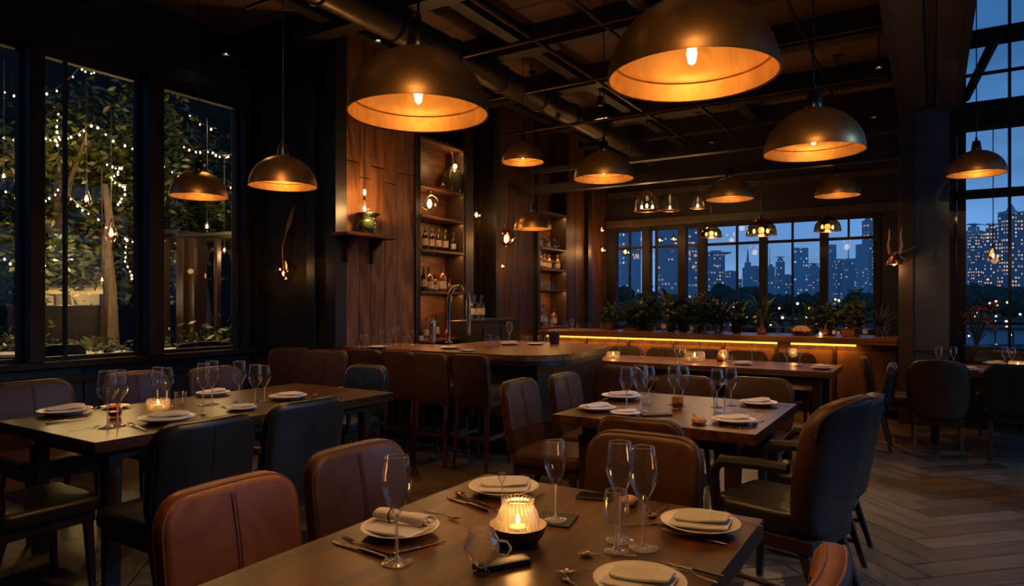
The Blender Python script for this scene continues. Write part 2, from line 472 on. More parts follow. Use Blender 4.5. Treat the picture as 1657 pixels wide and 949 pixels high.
# ceiling, the atrium ceiling, and beams
swall('ceiling', CEIL, (-6.75, -2.2, ZC, -.05, 11.9, ZC + .15))
swall('ceiling_atrium', BEAM, (-.05, -2.2, ZA, 3.3, 11.9, ZA + .12))
swall('wall_upper', BEAM, (-.12, -2.2, ZC, -.05, 11.9, ZA))
swall('ceiling_beam', BEAMB, (-.30, -2.0, 3.60, -.06, YB, 4.34), (-.06, -2.0, 3.66, .03, YB, 4.30), (.03, -2.0, 3.60, .24, YB, 4.34), bev=.012)
swall('trim_1', BEAM, (-.33, -2.0, 3.585, -.285, YB, 3.64), (.215, -2.0, 3.585, .27, YB, 3.64))
for y in (1.3, 3.15, 4.72, 6.2, 7.6, 9.3, 10.6): swall('ceiling_beam', BEAM, (-6.55, y - .09, ZC - .26, -.30, y + .09, ZC))
for x in (-5.05, -3.75, -2.3): swall('ceiling_beam', BEAM, (x - .07, -2.0, ZC - .18, x + .07, YB, ZC))
swall('ceiling_beam', BEAM, (-5.2, 8.5, 3.0, -.3, 8.62, 3.12), (-5.2, 8.5, 3.3, -.3, 8.62, 3.36))

# ---- garden-side window wall (its panes look west onto the garden)
def ypx(px): return at_x(px, HY, XL).y
Y0, Y1, Y2, Y3 = ypx(47), ypx(240), ypx(388), YR
swall('wall_left', W_DARK, (XL - .12, -2.2, 0, XL + .04, YR + .1, .84), (XL - .12, -2.2, 3.66, XL + .05, YR + .1, ZC), (XL - .12, -2.2, .84, XL, 0.2, 3.66))
swall('trim_2', F_BLK, (XL - .10, -2.2, .84, XL + .14, YR, .90), (XL - .02, -2.2, .70, XL + .07, YR, .76), bev=.008)
swall('trim_3', F_BLK, (XL - .06, -2.2, 3.58, XL + .09, YR, 3.66), (XL - .02, -2.2, 3.82, XL + .075, YR, 3.86), (XL - .02, -2.2, 4.02, XL + .11, YR, 4.10), bev=.006)
for y in (3.1, 4.25): swall('baseboard_left', W_DARK, (XL + .03, y - .02, .02, XL + .06, y + .02, .84))
def window(name, y0, y1, z0, z1, X, mull=(), trans=()):
    w = thing(name, 'tall black framed garden window pane', 'window', (X, (y0 + y1) / 2, z0)); del w['category']; struct(w)
    hy = (y1 - y0) / 2; h = z1 - z0; f = B(); e = .035
    f.box(-.03, -hy, 0, .045, hy, e, .004); f.box(-.03, -hy, h - e, .045, hy, h, .004)
    f.box(-.03, -hy, e, .045, -hy + e, h - e, .004); f.box(-.03, hy - e, e, .045, hy, h - e, .004)
    for m in mull: f.box(-.02, m - (y0 + y1) / 2 - .012, e, .025, m - (y0 + y1) / 2 + .012, h - e)
    f.build('window_frame', F_BLK, w)
    B().box(-.004, -hy + e, e, .004, hy - e, h - e).build('glass_pane', GLASSP, w)
    return w
def post(y0, y1, d=.16):
    return swall('trim_4', F_BLK, (XL - .10, y0, .90, XL + d, y1, 3.60), bev=.01)
post(Y0 - .06, Y0 + .06); post(Y1 - .10, Y1 + .05, .20); post(Y2 - .04, Y2 + .04, .14); post(YR - .06, YR, .12); post(.2, .32); post(1.4, 1.52)
window('window_1', .32, 1.4, .90, 3.58, XL); window('window_2', 1.52, Y0 - .06, .90, 3.58, XL)
window('window_3', Y0 + .06, Y1 - .10, .90, 3.58, XL, mull=(ypx(105),))
window('window_4', Y1 + .05, Y2 - .04, .90, 3.58, XL); window('window_5', Y2 + .04, YR - .06, .90, 3.58, XL)

# ---- dark return wall with a recessed panel
swall('wall_return', P_DARK, (XL - .1, YR, 0, XW - .02, YR + .12, ZC))
swall('trim_5', W_DARK, (XL, YR - .05, 0, XL + .10, YR, ZC), (XW - .40, YR - .06, 0, XW - .27, YR, ZC), (XW - .12, YR - .04, 0, XW + .015, YR + .12, ZC), (XL + .1, YR - .03, .84, XW - .40, YR, .90), (XL + .1, YR - .035, ZC - .5, XW - .4, YR, ZC - .42), bev=.006)
# ---- plank wall and the bar wall beyond
pw = B(); y = YR + .02; ws = [.30, .165, .225, .20, .305]
k = 0
while y < 6.10:
    w = min(ws[k % 5], 6.12 - y)
    for z0, z1 in (((0, 2.9), (2.91, ZC - .02)) if k % 2 == 0 else ((0, 2.75), (2.76, ZC - .02))):
        pw.box(XW - .05, y + .003, z0, XW + R(-.002, .004), y + w - .003, z1, .003, seg=1)
    y += w; k += 1
struct(pw.build('wall_planks', W_PLANK))
swall('wall_bar', W_PANEL, (XW - .42, YR + .12, 0, XW - .30, YB + .1, ZC))
dk = B(); y = 7.90; k = 0
for (a, c) in ((7.90, 9.03), (10.02, YB)):
    y = a
    while y < c - .02:
        w = min((.34, .26, .42, .30)[k % 4], c - y); dk.box(XW - .30, y + .004, 0, XW - .02, y + w - .004, ZC, .004, seg=1); y += w; k += 1
struct(dk.build('wall_bar_panels', W_PANEL))
swall('trim_6', W_DARK, (XW - .30, 6.12, 0, XW + .02, 6.17, ZC), (XW - .30, 7.10, 0, XW + .03, 7.28, ZC), (XW - .30, 7.84, 0, XW + .02, 7.92, ZC), (XW - .02, 9.00, 0, XW + .03, 9.05, ZC), (XW - .02, 10.0, 0, XW + .02, 10.06, ZC), (XW - .02, 10.75, 0, XW + .05, 10.9, ZC))

# ---- back wall with the long city window
zb0, zb1, ztr = .92, 2.765, 2.41
def xb(px): return at_y(px, HY, YB).x
xw0, xw1 = xb(996), xb(1425)
swall('wall_back', W_DARK, (XW - .42, YB, 0, xw0, YB + .14, ZC), (xw0, YB, 0, xw1, YB + .14, zb0), (xw0, YB, zb1, xw1, YB + .14, ZC), (xw1, YB, 0, 0.3, YB + .14, ZC))
swall('trim_7', BEAMB, (XW, YB - .10, zb1 + .02, -.34, YB, zb1 + .16), (XW, YB - .05, 3.35, -.34, YB, 3.45), bev=.01)
wb = thing('window_6', 'long black framed window onto the skyline', 'window', (0, YB, 0)); del wb['category']; struct(wb)
f = B()
f.box(xw0, -.02, zb0, xw1, .10, zb0 + .06); f.box(xw0, -.02, zb1 - .05, xw1, .10, zb1); f.box(xw0, 0, ztr - .022, xw1, .07, ztr + .022); f.box(xw0, .02, 1.17, xw1, .06, 1.20)
for a, c in ((992, 998), (1040, 1053), (1098, 1111), (1130, 1143), (1229, 1241), (1327, 1340), (1413, 1425)): f.box(xb(a), -.05, zb0, xb(c), .10, zb1, .006)
for a in (1018, 1061, 1192, 1282): f.box(xb(a) - .014, .0, zb0, xb(a) + .014, .07, zb1)
f.box(xb(1373) - .014, .0, ztr, xb(1373) + .014, .07, zb1)
f.build('window_frame', F_BLK, wb)
B().box(xw0, .038, zb0, xw1, .046, zb1).build('glass_pane', GLASSP, wb)

# ---- column and the tall glass wall of the atrium
YV = 9.55
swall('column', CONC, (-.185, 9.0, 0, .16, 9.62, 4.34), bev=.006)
swall('trim_8', BEAMB, (-.335, 8.98, 0, -.187, 9.62, 4.34), bev=.006)
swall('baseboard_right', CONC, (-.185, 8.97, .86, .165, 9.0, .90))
wv = thing('window_7', 'double height glass wall of the atrium', 'window', (0, YV, 0)); del wv['category']; struct(wv)
f = B()
def xv(px): return at_y(px, HY, YV).x
f.box(.16, -.05, 0, 3.1, .12, .42); f.box(.16, -.02, 2.63, 3.1, .08, 2.73); f.box(.16, -.10, 3.44, 3.1, .14, 3.74); f.box(.16, -.02, 4.42, 3.1, .1, 4.60); f.box(.16, -.02, 5.2, 3.1, .1, 5.3); f.box(.16, .0, 4.07, 3.1, .05, 4.10)
for px, w in ((1539, .05), (1556, .085), (1634, .022), (1720, .05)): f.box(xv(px) - w / 2, -.04, .4, xv(px) + w / 2, .1, ZA)
for x in (1.6, 2.4, 3.05): f.box(x - .04, -.04, .4, x + .04, .1, ZA)
f.build('window_frame', F_BLK, wv)
B().box(.16, .036, .42, 3.1, .044, ZA).build('glass_pane', GLASSP, wv)
swall('trim_9', F_BLK, (.16, YV - .3, 3.50, 3.1, YV - .12, 3.62))
# side glass wall of the atrium and the wall behind the diners
ws_ = thing('window_8', 'glass side wall of the atrium', 'window', (3.1, 0, 0)); del ws_['category']; struct(ws_)
f = B(); f.box(-.05, 2.3, 0, .08, YV, .35); f.box(-.05, 2.3, 2.63, .08, YV, 2.73); f.box(-.05, 2.3, 3.44, .08, YV, 3.7); f.box(-.05, 2.3, 4.6, .08, YV, ZA)
swall('wall_right', W_DARK, (3.05, -2.15, 0, 3.18, 2.3, ZA))
for y in (2.4, 3.9, 5.4, 6.9, 8.4): f.box(-.05, y - .04, .3, .08, y + .04, ZA)
f.build('window_frame', F_BLK, ws_); B().box(0, 2.3, .35, .008, YV, 4.6).build('glass_pane', GLASSP, ws_)
swall('wall_near', W_DARK, (XL - .2, -2.3, 0, 3.2, -2.15, ZA))
# diagonal brace in the atrium
tag(B().tube([at_y(1612, 60, 7.6), at_y(1562, 160, 9.2)], .045, 6).build('steel_brace', F_BLK), 'slanting dark steel brace in front of the tall glass wall', 'brace')
# framed thermostat plate on the column
t = thing('wall_thermostat', 'small grey thermostat plate on the blue lit concrete column', 'switch', (at_y(1502, 417, 9.0)))
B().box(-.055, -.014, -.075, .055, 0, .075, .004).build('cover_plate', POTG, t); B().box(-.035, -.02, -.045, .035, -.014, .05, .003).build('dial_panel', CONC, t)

# ---- pipes, duct and spotlights under the ceiling
def pipe(label, pts, r, m=PIPE, name='ceiling_conduit', group=None):
    return tag(B().tube(pts, r, 10).build(name, m), label, 'pipe', group)
pipe('bronzed conduit running away above the black lamp cap', [(-3.35, 1.0, 4.02), (-3.35, 11.6, 4.02)], .022)
pipe('thin bronzed conduit crossing above the big dome lamps', [(-5.1, 3.75, 4.0), (-.32, 3.75, 4.0)], .018)
pipe('bronzed conduit crossing halfway down the room under the beams', [(-5.1, 5.6, 3.95), (-.32, 5.6, 3.95)], .02)
pipe('conduit crossing in front of the back window header', [(-5.1, 8.0, 3.78), (-.32, 8.0, 3.78)], .022)
pipe('thin conduit crossing above the long table', [(-5.1, 6.9, 3.92), (-.32, 6.9, 3.92)], .016)
pipe('thin conduit running away beside the ceiling beam', [(-1.05, 1.0, 3.98), (-1.05, 11.6, 3.98)], .016)
pipe('narrow conduit running away over the bar stools', [(-2.55, 1.0, 3.95), (-2.55, 11.6, 3.95)], .02)
du = thing('ceiling_duct', 'round metal air duct under the ceiling near the bar wall', 'duct', (-4.25, 0, 4.0))
B().tube([(0, 1.5, 0), (0, 11.5, 0)], .15, 20).build('duct_body', DUCT, du)
sm = B()
for k in range(11): sm.tube([(.158 * cos(a * pi / 10), 2 + k * .9, .158 * sin(a * pi / 10)) for a in range(20)], .01, 5, closed=True)
sm.build('seam_rib_pattern', DUCT, du)
def spot_head():
    t = thing('ceiling_spotlight', 'x', 'x')
    B().lathe([(0, .0), (.03, 0), (.034, -.01), (.036, -.12), (.033, -.12), (.03, -.105), (0, -.105)], 16).build('can', BLKM, t)
    B().lathe([(0, .0), (.026, -.004), (0, -.008)], 16, c=(0, 0, -.1)).build('lens', SPOTL, t)
    B().tube([(0, 0, 0), (0, 0, .22)], .008, 6).build('stem', BLKM, t)
    return t
def spotlight(label, loc, aim, power, ang=50, col=(1, .54, .21)):
    t = place(spot_head, label, 'spotlight', loc, scale=1.0)
    d = Vector(aim) - Vector(loc)
    return light('spot_beam', 'SPOT', t, (0, 0, -.14), power, col, .03, ang, .9, d.to_track_quat('-Z', 'Y').to_euler())
ZS = 4.10
for label, px, py, aim, pw_ in (
    ('lit spotlight in the ceiling panel beside the plank wall', 612, 47, (-4.9, 5.3, 1.6), 60),
    ('lit ceiling spotlight beside the duct over the small dome lamp', 860, 134, (-4.6, 6.9, 1.2), 60),
    ('lit ceiling spotlight above the dome lamp in the middle aisle', 971, 156, (-3.2, 7.3, .75), 230),
    ('lit ceiling spotlight over the far end of the long table', 1151, 219, (-1.7, 7.4, .75), 250),
    ('bright starry spotlight under the ceiling near the big beam', 1422, 92, (-.6, 5.5, .4), 18),
    ('smaller lit spotlight at the far end of the big beam', 1414, 176, (-.26, 8.9, 1.5), 5),
    ('lit spotlight in the garden side ceiling coffer', 366, 70, (-4.0, 2.8, .75), 40)):
    z = ZS
    spotlight(label, at_z(px, py, z), aim, pw_)
# ================================================================== OUTSIDE
struct(B().box(-16.5, -6, -.25, XL - .12, 15, -.02).build('ground_garden', LAWN))
struct(B().box(-16.5, -4, -.05, -16.0, 14.2, 16).build('wall_sky_block', STUCCO))  # wall added to hide the sky, raised to keep its blue light out
struct(B().box(-9, YB + .14, -.2, 9, 15.2, 0).build('terrace', TERR))
struct(B().box(.16, YV + .12, -.2, 9, YB + .14, 0).build('terrace', TERR))
struct(B().box(-1500, 15.2, -8.6, 1500, 1600, -8).build('ground_city', CITYG))
rl = thing('terrace_railing', 'dark metal railing along the terrace edge beyond the windows', 'railing', (0, 15.0, 0))
for z in (1.02, .55): B().tube([(-9, 0, z), (9, 0, z)], .022, 6).build('rail', F_BLK, rl)
for k in range(13): B().box(-9 + k * 1.5 - .02, -.02, 0, -9 + k * 1.5 + .02, .02, 1.0).build('post', F_BLK, rl)

# ---- the skyline
SK = [  # label, x0, x1, ytop, depth, material, crown
 ('wide blue tower block filling the first panes of the long window', 1000, 1038, 352, 420, 0, 'flat'),
 ('tall blue tower behind the second mullion of the long window', 1060, 1098, 330, 480, 2, 'flat'),
 ('narrow lit tower between the close mullions of the long window', 1113, 1128, 352, 520, 3, 'flat'),
 ('blue tower with overhanging roof slab in the middle panes', 1143, 1173, 411, 560, 3, 'slab'),
 ('low hazy block beside the tower with the overhanging roof', 1174, 1194, 440, 650, 2, 'flat'),
 ('stepped tower with a thin central spire', 1203, 1217, 425, 520, 2, 'spire'),
 ('low block behind the stepped spire tower', 1214, 1232, 432, 700, 2, 'flat'),
 ('thin mast topped block close to the fifth mullion', 1243, 1252, 432, 560, 2, 'mast'),
 ('small dark square tower next to the mast', 1257, 1268, 417, 600, 2, 'step'),
 ('solid square office tower standing alone in the fifth pane', 1283, 1306, 403, 560, 0, 'flat'),
 ('low hazy stepped block beyond the square office tower', 1306, 1328, 428, 760, 2, 'step'),
 ('pale slim distant tower just past the sixth mullion', 1341, 1352, 397, 900, 2, 'flat'),
 ('broad block in front of the domed roof building', 1350, 1369, 421, 600, 3, 'flat'),
 ('building with a round dome and thin mast', 1366, 1380, 426, 580, 2, 'dome'),
 ('low hazy block before the tallest tower of the long window', 1377, 1394, 420, 640, 2, 'flat'),
 ('dark shoulder tower against the tallest tower of the long window', 1387, 1402, 397, 560, 0, 'flat'),
 ('tallest rounded tower in the last pane of the long window', 1397, 1416, 346, 600, 3, 'step'),
 ('low lit hazy block behind the palm in the middle panes', 1172, 1200, 452, 800, 3, 'flat'),
 ('low wide block under the square office tower', 1255, 1290, 447, 720, 3, 'flat'),
 ('slim tower beside the jamb of the tall glass wall', 1536, 1549, 365, 520, 3, 'flat'),
 ('hazy stepped tower behind the lit tower in the tall glass wall', 1563, 1588, 364, 760, 2, 'step'),
 ('tower with a row of roof lights in the tall glass wall', 1568, 1592, 380, 620, 1, 'flat'),
 ('brightly lit slab tower with battlement roof in the tall glass wall', 1592, 1617, 364, 560, 1, 'step'),
 ('highest lit tower with a pyramid roof in the tall glass wall', 1618, 1654, 346, 520, 1, 'pyramid'),
 ('hazy tower behind the pyramid roof tower', 1652, 1680, 400, 760, 3, 'flat'),
 ('low hazy block beneath the row of towers in the glass wall', 1560, 1600, 432, 860, 3, 'flat')]
for lab, x0, x1, yt, t, mi, crown in SK:
    p = at_t((x0 + x1) / 2, HY, t); w = (x1 - x0) * t / F; top = H + (HY - yt) * t / F; d = w * .8
    w *= .86 if w > 12 else .95
    r_ = thing('city_building', lab, 'building', (p.x, p.y, -8), AZ)
    h = top + 8; b = B(); dp = max(6, d * .6)
    if crown == 'step':
        b.box(-w/2, -dp/2, 0, w/2, dp/2, h * .93); b.box(-w * .32, -dp * .32, h * .93, w * .32, dp * .32, h * .975); b.box(-w * .15, -dp * .15, h * .975, w * .15, dp * .15, h)
    elif crown == 'spire':
        b.box(-w/2, -dp/2, 0, w/2, dp/2, h * .9); b.box(-w * .3, -dp * .3, h * .9, w * .3, dp * .3, h)
    else: b.box(-w/2, -dp/2, 0, w/2, dp/2, h)
    b.build('tower_body', CT[mi], r_, loc=None)
    c = B()
    if crown == 'slab': c.box(-w * .62, -dp * .7, h, w * .85, dp * .7, h + w * .09); c.box(-w * .3, -dp * .3, h + w * .09, w * .3, dp * .3, h + w * .2)
    elif crown == 'spire': c.taper((0, 0, h), (0, 0, h + w * 1.6), w * .3, .4)
    elif crown == 'mast': c.taper((-w * .2, 0, h), (-w * .2, 0, h + w * 3.6), w * .12, .3); c.box(-w * .3, -w * .3, h, w * .2, w * .3, h + 2)
    elif crown == 'dome': c.lathe([(w * .5, 0), (w * .48, w * .25), (w * .32, w * .5), (0.0, w * .62)], 16, c=(0, 0, h)); c.taper((0, 0, h + w * .6), (0, 0, h + w * 2.6), .8, .2)
    elif crown == 'pyramid': c.lathe([(w * .42, 0), (w * .40, w * .10), (w * .22, w * .2), (w * .2, w * .3), (.01, w * .55)], 4, c=(0, 0, h)); c.box(-w * .5, -dp * .5, h, -w * .38, dp * .5, h + 1.4); c.box(w * .38, -dp * .5, h, w * .5, dp * .5, h + 1.4)
    else: c.box(-w * .3, -dp * .3, h, w * .15, dp * .3, h + w * .09); c.box(-w/2, -dp/2, h, w/2, dp/2, h + .6)
    c.build('roof_crown', CT[2], r_)
# ---- park trees, lamps and pavilion below
def park_tree():
    t = thing('park_tree', 'x', 'x'); b = B()
    rr = random.Random(5)
    for k in range(11):
        c = Vector((rr.uniform(-4, 4), rr.uniform(-4, 4), rr.uniform(5, 11.5)))
        bm = bmesh.new(); bmesh.ops.create_icosphere(bm, subdivisions=3, radius=rr.uniform(2.2, 3.6))
        for v in bm.verts: v.co = v.co * rr.uniform(.82, 1.14) + c
        bm.verts.index_update(); b.add([v.co.copy() for v in bm.verts], [tuple(v.index for v in f_.verts) for f_ in bm.faces]); bm.free()
    b.build('foliage', LEAFP, t); B().tube([(0, 0, 0), (.2, 0, 4), (0, .3, 8)], [.5, .4, .2], 8).build('trunk', BARK, t)
    return t
rr = random.Random(11)
TP = []
for k in range(60):
    px = 985 + (k % 23) * 20 + rr.uniform(-8, 8) if k < 42 else 1545 + (k - 42) * 7 + rr.uniform(-4, 4)
    t_ = rr.uniform(230, 420)
    if 1425 < px < 1535: px = 1545 + rr.uniform(0, 115)
    p = at_t(px, HY, t_)
    if any((p - q_).length < 15 for q_ in TP): continue
    TP.append(p); place(park_tree, 'dark rounded park tree below the skyline', 'tree', (p.x, p.y, -8), rr.uniform(0, 6), rr.uniform(.7, 1.15) * (t_ / 300) * .95, 'park trees below the skyline')
def street_lamp():
    t = thing('street_lamp', 'x', 'x'); B().taper((0, 0, 0), (0, 0, 5), .16, .1).build('pole', F_BLK, t)
    B().lathe([(0, -.42), (.3, -.3), (.42, 0), (.3, .3), (0, .42)], 10, c=(0, 0, 5.3)).build('globe', STREET, t); return t
def path_lamp():
    t = thing('path_lamp', 'x', 'x'); B().taper((0, 0, 0), (0, 0, 2.4), .12, .08).build('pole', F_BLK, t)
    B().lathe([(0, -.3), (.22, -.2), (.3, 0), (.22, .2), (0, .3)], 10, c=(0, 0, 2.6)).build('globe', STREETW, t); return t
for k in range(84):
    px = rr.uniform(998, 1425) if k < 60 else rr.uniform(1545, 1657)
    t_ = rr.choice([rr.uniform(130, 230), rr.uniform(140, 420)])
    p = at_t(px, HY, t_)
    if k % 4: place(street_lamp, 'tiny warm globe street lamp among the dark park trees', 'lamp', (p.x, p.y, -8 if k % 3 else -4.2), 0, rr.uniform(.6, 1.2) * t_ / 240, 'street lamps in the park')
    else: place(path_lamp, 'tiny cool white path lamp on the dark lawns below', 'lamp', (p.x, p.y, -8), 0, rr.uniform(.7, 1.2) * t_ / 240, 'white path lamps below the terrace')
for lab, px, t_, w in (('low flat roofed pavilion with lit edge below the lit towers', 1605, 150, 15), ('long low park pavilion beyond the railing near the sixth mullion', 1372, 165, 12), ('small low kiosk on the lawn behind the potted palm', 1268, 140, 9)):
    p = at_t(px, HY, t_); r_ = thing('park_pavilion', lab, 'pavilion', (p.x, p.y, -8), AZ)
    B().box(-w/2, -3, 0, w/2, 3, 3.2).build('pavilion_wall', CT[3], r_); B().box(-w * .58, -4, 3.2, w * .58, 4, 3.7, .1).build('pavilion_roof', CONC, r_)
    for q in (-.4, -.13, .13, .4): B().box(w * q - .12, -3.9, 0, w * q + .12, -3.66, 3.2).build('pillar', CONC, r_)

# ---- the garden beyond the window wall
def crown(b, c, rad, n, size, seed):
    st = random.getstate(); random.seed(seed)
    cl = [(Vector((R(-1, 1) * rad[0], R(-1, 1) * rad[1], R(-1, 1) * rad[2])) * .75 + Vector(c), R(.25, .6)) for _ in range(26)]
    for _ in range(n):
        cc, r_ = random.choice(cl); v = Vector((random.gauss(0, 1), random.gauss(0, 1), random.gauss(0, .8)))
        b.leaf(cc + v * r_ * .55, size * R(.6, 1.3))
    random.setstate(st)
GT = [('leafy garden tree seen through the first garden pane', 20, 12.0, 2.9, (1.0, 1.2, 1.7)),
      ('dense garden tree behind the thin window mullion', 95, 10.8, 3.0, (1.2, 1.2, 1.6)),
      ('leaning garden tree with boughs over the lit canvas kiosk', 170, 12.2, 3.6, (1.5, 1.5, 1.3)),
      ('dark garden tree behind the wide window post', 235, 13.0, 3.4, (1.3, 1.4, 1.6)),
      ('sparse garden tree behind the small dome pendant', 325, 13.5, 3.7, (1.3, 1.3, 1.0)),
      ('garden tree with hanging boughs in the narrow last pane', 400, 14.0, 3.6, (1.2, 1.2, 1.2))]
for i, (lab, px, t_, zc, rad) in enumerate(GT):
    p = at_t(px, HY, t_)
    if p.x < -15.2: p.x = -15.0
    tr = thing('garden_tree', lab, 'tree', (p.x, p.y, -.03)); b = B(); crown(b, (0, 0, zc), tuple(q_ * 1.25 for q_ in rad), 8500 if i < 4 else 4200, .072, 40 + i)
    b.build('foliage', LEAFG, tr); tb = B(); tb.tube([(0, 0, 0), (.06, .05, 1.2), (-.05, .02, 2.2), (.1, -.05, 3.6)], [.15, .12, .10, .05], 10)
    for q in range(5): a = q * 1.3 + i; tb.tube([(0, 0, 1.6 + q * .25), (cos(a) * .5, sin(a) * .5, 2.4 + q * .25), (cos(a) * 1.1, sin(a) * 1.1, 2.8 + q * .3)], [.06, .04, .015], 6)
    tb.build('trunk', BARK, tr)
# string lights
def strand(lab, pts, n, group='string lights in the garden'):
    s = thing('string_light', lab, 'string lights', pts[0], 0, group)
    P0 = Vector(pts[0]); q = [Vector(p) - P0 for p in pts]
    cur = []
    for a, c in zip(q, q[1:]):
        for k in range(8): u = k / 8; cur.append(a.lerp(c, u) + Vector((0, 0, -.28 * sin(pi * u) * (a - c).length * .35)))
    cur.append(q[-1]); B().tube(cur, .004, 5).build('cord', CORD, s)
    me = B().lathe([(0, -.02), (.013, -.012), (.015, 0), (.009, .014), (0, .02)], 8).mesh('bulb', BULBX)
    for k in range(n):
        u = (k + .5) / n * (len(cur) - 1); j = int(u); c = cur[j].lerp(cur[min(j + 1, len(cur) - 1)], u - j)
        o = bpy.data.objects.new('bulb', me); COL.objects.link(o); o.parent = s; o.location = c + Vector((R(-.02, .02), R(-.02, .02), -.03)); o.scale = (R(.6, 1.1),) * 3
    light('string_glow', 'POINT', s, cur[len(cur) // 2] + Vector((.25, .1, -.1)), 18, (1, .60, .18), .1)
ST = [('string of lights looping low across the first panes', [(-20, 210, 9.6), (60, 215, 9.4), (105, 222, 9.3), (150, 196, 9.2), (222, 240, 9.4)], 20),
      ('short string of lights dangling beside the thin mullion', [(94, 175, 9.2), (93, 235, 9.2)], 7),
      ('string of lights in the upper boughs behind the first panes', [(-20, 130, 10), (65, 152, 9.8), (130, 108, 9.6), (165, 112, 9.4)], 14),
      ('string of lights drooping beneath the small dome pendant', [(292, 232, 10.4), (340, 242, 10.2), (375, 250, 10)], 10),
      ('curled fairy lights in the boughs over the tall trunk', [(172, 262, 9.6), (200, 268, 9.5), (178, 285, 9.5), (205, 300, 9.4), (190, 330, 9.4)], 20),
      ('string of lights low behind the teardrop lantern', [(-10, 290, 9.8), (60, 325, 9.6), (100, 300, 9.5), (150, 345, 9.4), (222, 390, 9.4)], 20),
      ('fairy lights hanging down past the wide window post', [(206, 380, 9.6), (203, 420, 9.6), (214, 450, 9.6)], 9),
      ('string of lights in the boughs above the pergola beam', [(262, 262, 11), (320, 290, 10.8), (380, 300, 10.6)], 10),
      ('two glowing lights on the high wire in the far pane', [(300, 175, 10.2), (350, 208, 10)], 3),
      ('sagging low string of lights above the white tables', [(-10, 400, 9.6), (40, 430, 9.4), (75, 425, 9.4)], 9)]
for lab, pts, n in ST: strand(lab, [at_t(*p) for p in pts], n)
def lantern(lab, px, py, t_, wpx):
    p = at_t(px, py, t_); r_ = wpx * t_ / F / 2
    s = thing('garden_lantern', lab, 'lantern', p)
    B().lathe([(0, -1.5 * r_), (.5 * r_, -1.35 * r_), (r_, -.6 * r_), (.9 * r_, 0), (.4 * r_, 1.3 * r_), (.18 * r_, 1.9 * r_)], 14).build('glass_shade', GLASSA, s)
    B().lathe([(0, -.55 * r_), (.32 * r_, -.3 * r_), (.34 * r_, 0), (.12 * r_, .6 * r_), (0, .7 * r_)], 10).build('bulb', BULBS, s)
    B().lathe([(0, 2.5 * r_), (.2 * r_, 2.4 * r_), (.26 * r_, 1.8 * r_), (0, 1.8 * r_)], 10).build('cap', CAPM, s); B().tube([(0, 0, 2.4 * r_), (0, 0, 2.4 * r_ + 1.5)], .006, 5).build('cord', CORD, s)
    light('lantern_light', 'POINT', s, (.3, 0, -.1), 14, (1, .6, .22), .06)
lantern('long teardrop lantern glowing in the garden boughs', 140, 322, 9.0, 17)
lantern('round gourd lantern glowing lower beside the pale trunk', 180, 378, 9.2, 20)
lantern('slim lantern glowing at the edge of the first pane', 6, 285, 9.2, 11)
lantern('small hanging lantern in front of the dark pergola beam', 335, 367, 10.0, 11)
lantern('tiny amber lantern beneath the dark pergola eaves', 363, 405, 11.0, 9)
lantern('low white globe lantern beside the pale trunk', 165, 453, 9.6, 9)
# pale tree trunk, kiosk, pergola
tag(B().tube([at_t(185, 520, 10.4) + Vector((0, 0, -1.1)), at_t(179, 470, 10.4), at_t(172, 400, 10.4), at_t(178, 360, 10.4), at_t(170, 300, 10.6)], [.10, .085, .075, .06, .045], 12).build('tree_trunk', BARK), 'pale bare tree trunk beside the gourd lantern in the garden', 'trunk')
kp = at_t(106, HY, 10.6); ks = thing('garden_kiosk', 'garden kiosk with a brightly lit cream canvas canopy', 'kiosk', (kp.x, kp.y, -.02), radians(64))
B().box(-.46, .3, 0, .46, .36, 1.98).build('back_panel', CREAMW, ks); b = B(); b.add([(-.5, -.75, 1.60), (.5, -.75, 1.60), (.5, .45, 1.92), (-.5, .45, 1.92), (-.5, -.75, 1.55), (.5, -.75, 1.55), (.5, .45, 1.86), (-.5, .45, 1.86)], [(0, 1, 2, 3), (4, 7, 6, 5), (0, 4, 5, 1), (1, 5, 6, 2), (2, 6, 7, 3), (3, 7, 4, 0)]); b.build('canopy', CREAMW, ks)
B().box(-.7, -.5, 0, .7, .1, 1.38, .02).build('counter', W_DARK, ks)
for x in (-.5, .5): B().box(x - .03, -.72, 0, x + .03, -.66, 1.6).build('pole', F_BLK, ks)
light('kiosk_lamp', 'POINT', ks, (0, -1.2, 2.3), 8, (1, .72, .38), .08); light('kiosk_lamp', 'POINT', ks, (0, -.2, 1.52), 13, (1, .7, .36), .05)
pg = thing('garden_pergola', 'dark wooden pergola with posts behind the second garden pane', 'pergola', (0, 0, 0)); 
pa, pb, pc = at_t(262, 385, 10.8), at_t(318, 383, 10.8), at_t(404, 378, 10.8)
B().tube([pa, pb, pc], .05, 4).build('beam', W_DARK, pg)
for px, w in ((268, .1), (300, .2), (318, .22), (352, .08), (404, .1)):
    q = at_t(px, 384, 10.8); B().box(q.x - w/2, q.y - w/2, -.02, q.x + w/2, q.y + w/2, q.z - .02, .01).build('post', W_LEG, pg)
B().box(pa.x - 1.4, pa.y - .2, pa.z + .05, pa.x + .2, pc.y + 1.0, pa.z + .12).build('roof_board', W_DARK, pg)
light('pergola_lamp', 'POINT', pg, (pb.x - .6, pb.y + .3, 2.0), 26, (1, .6, .26), .06)
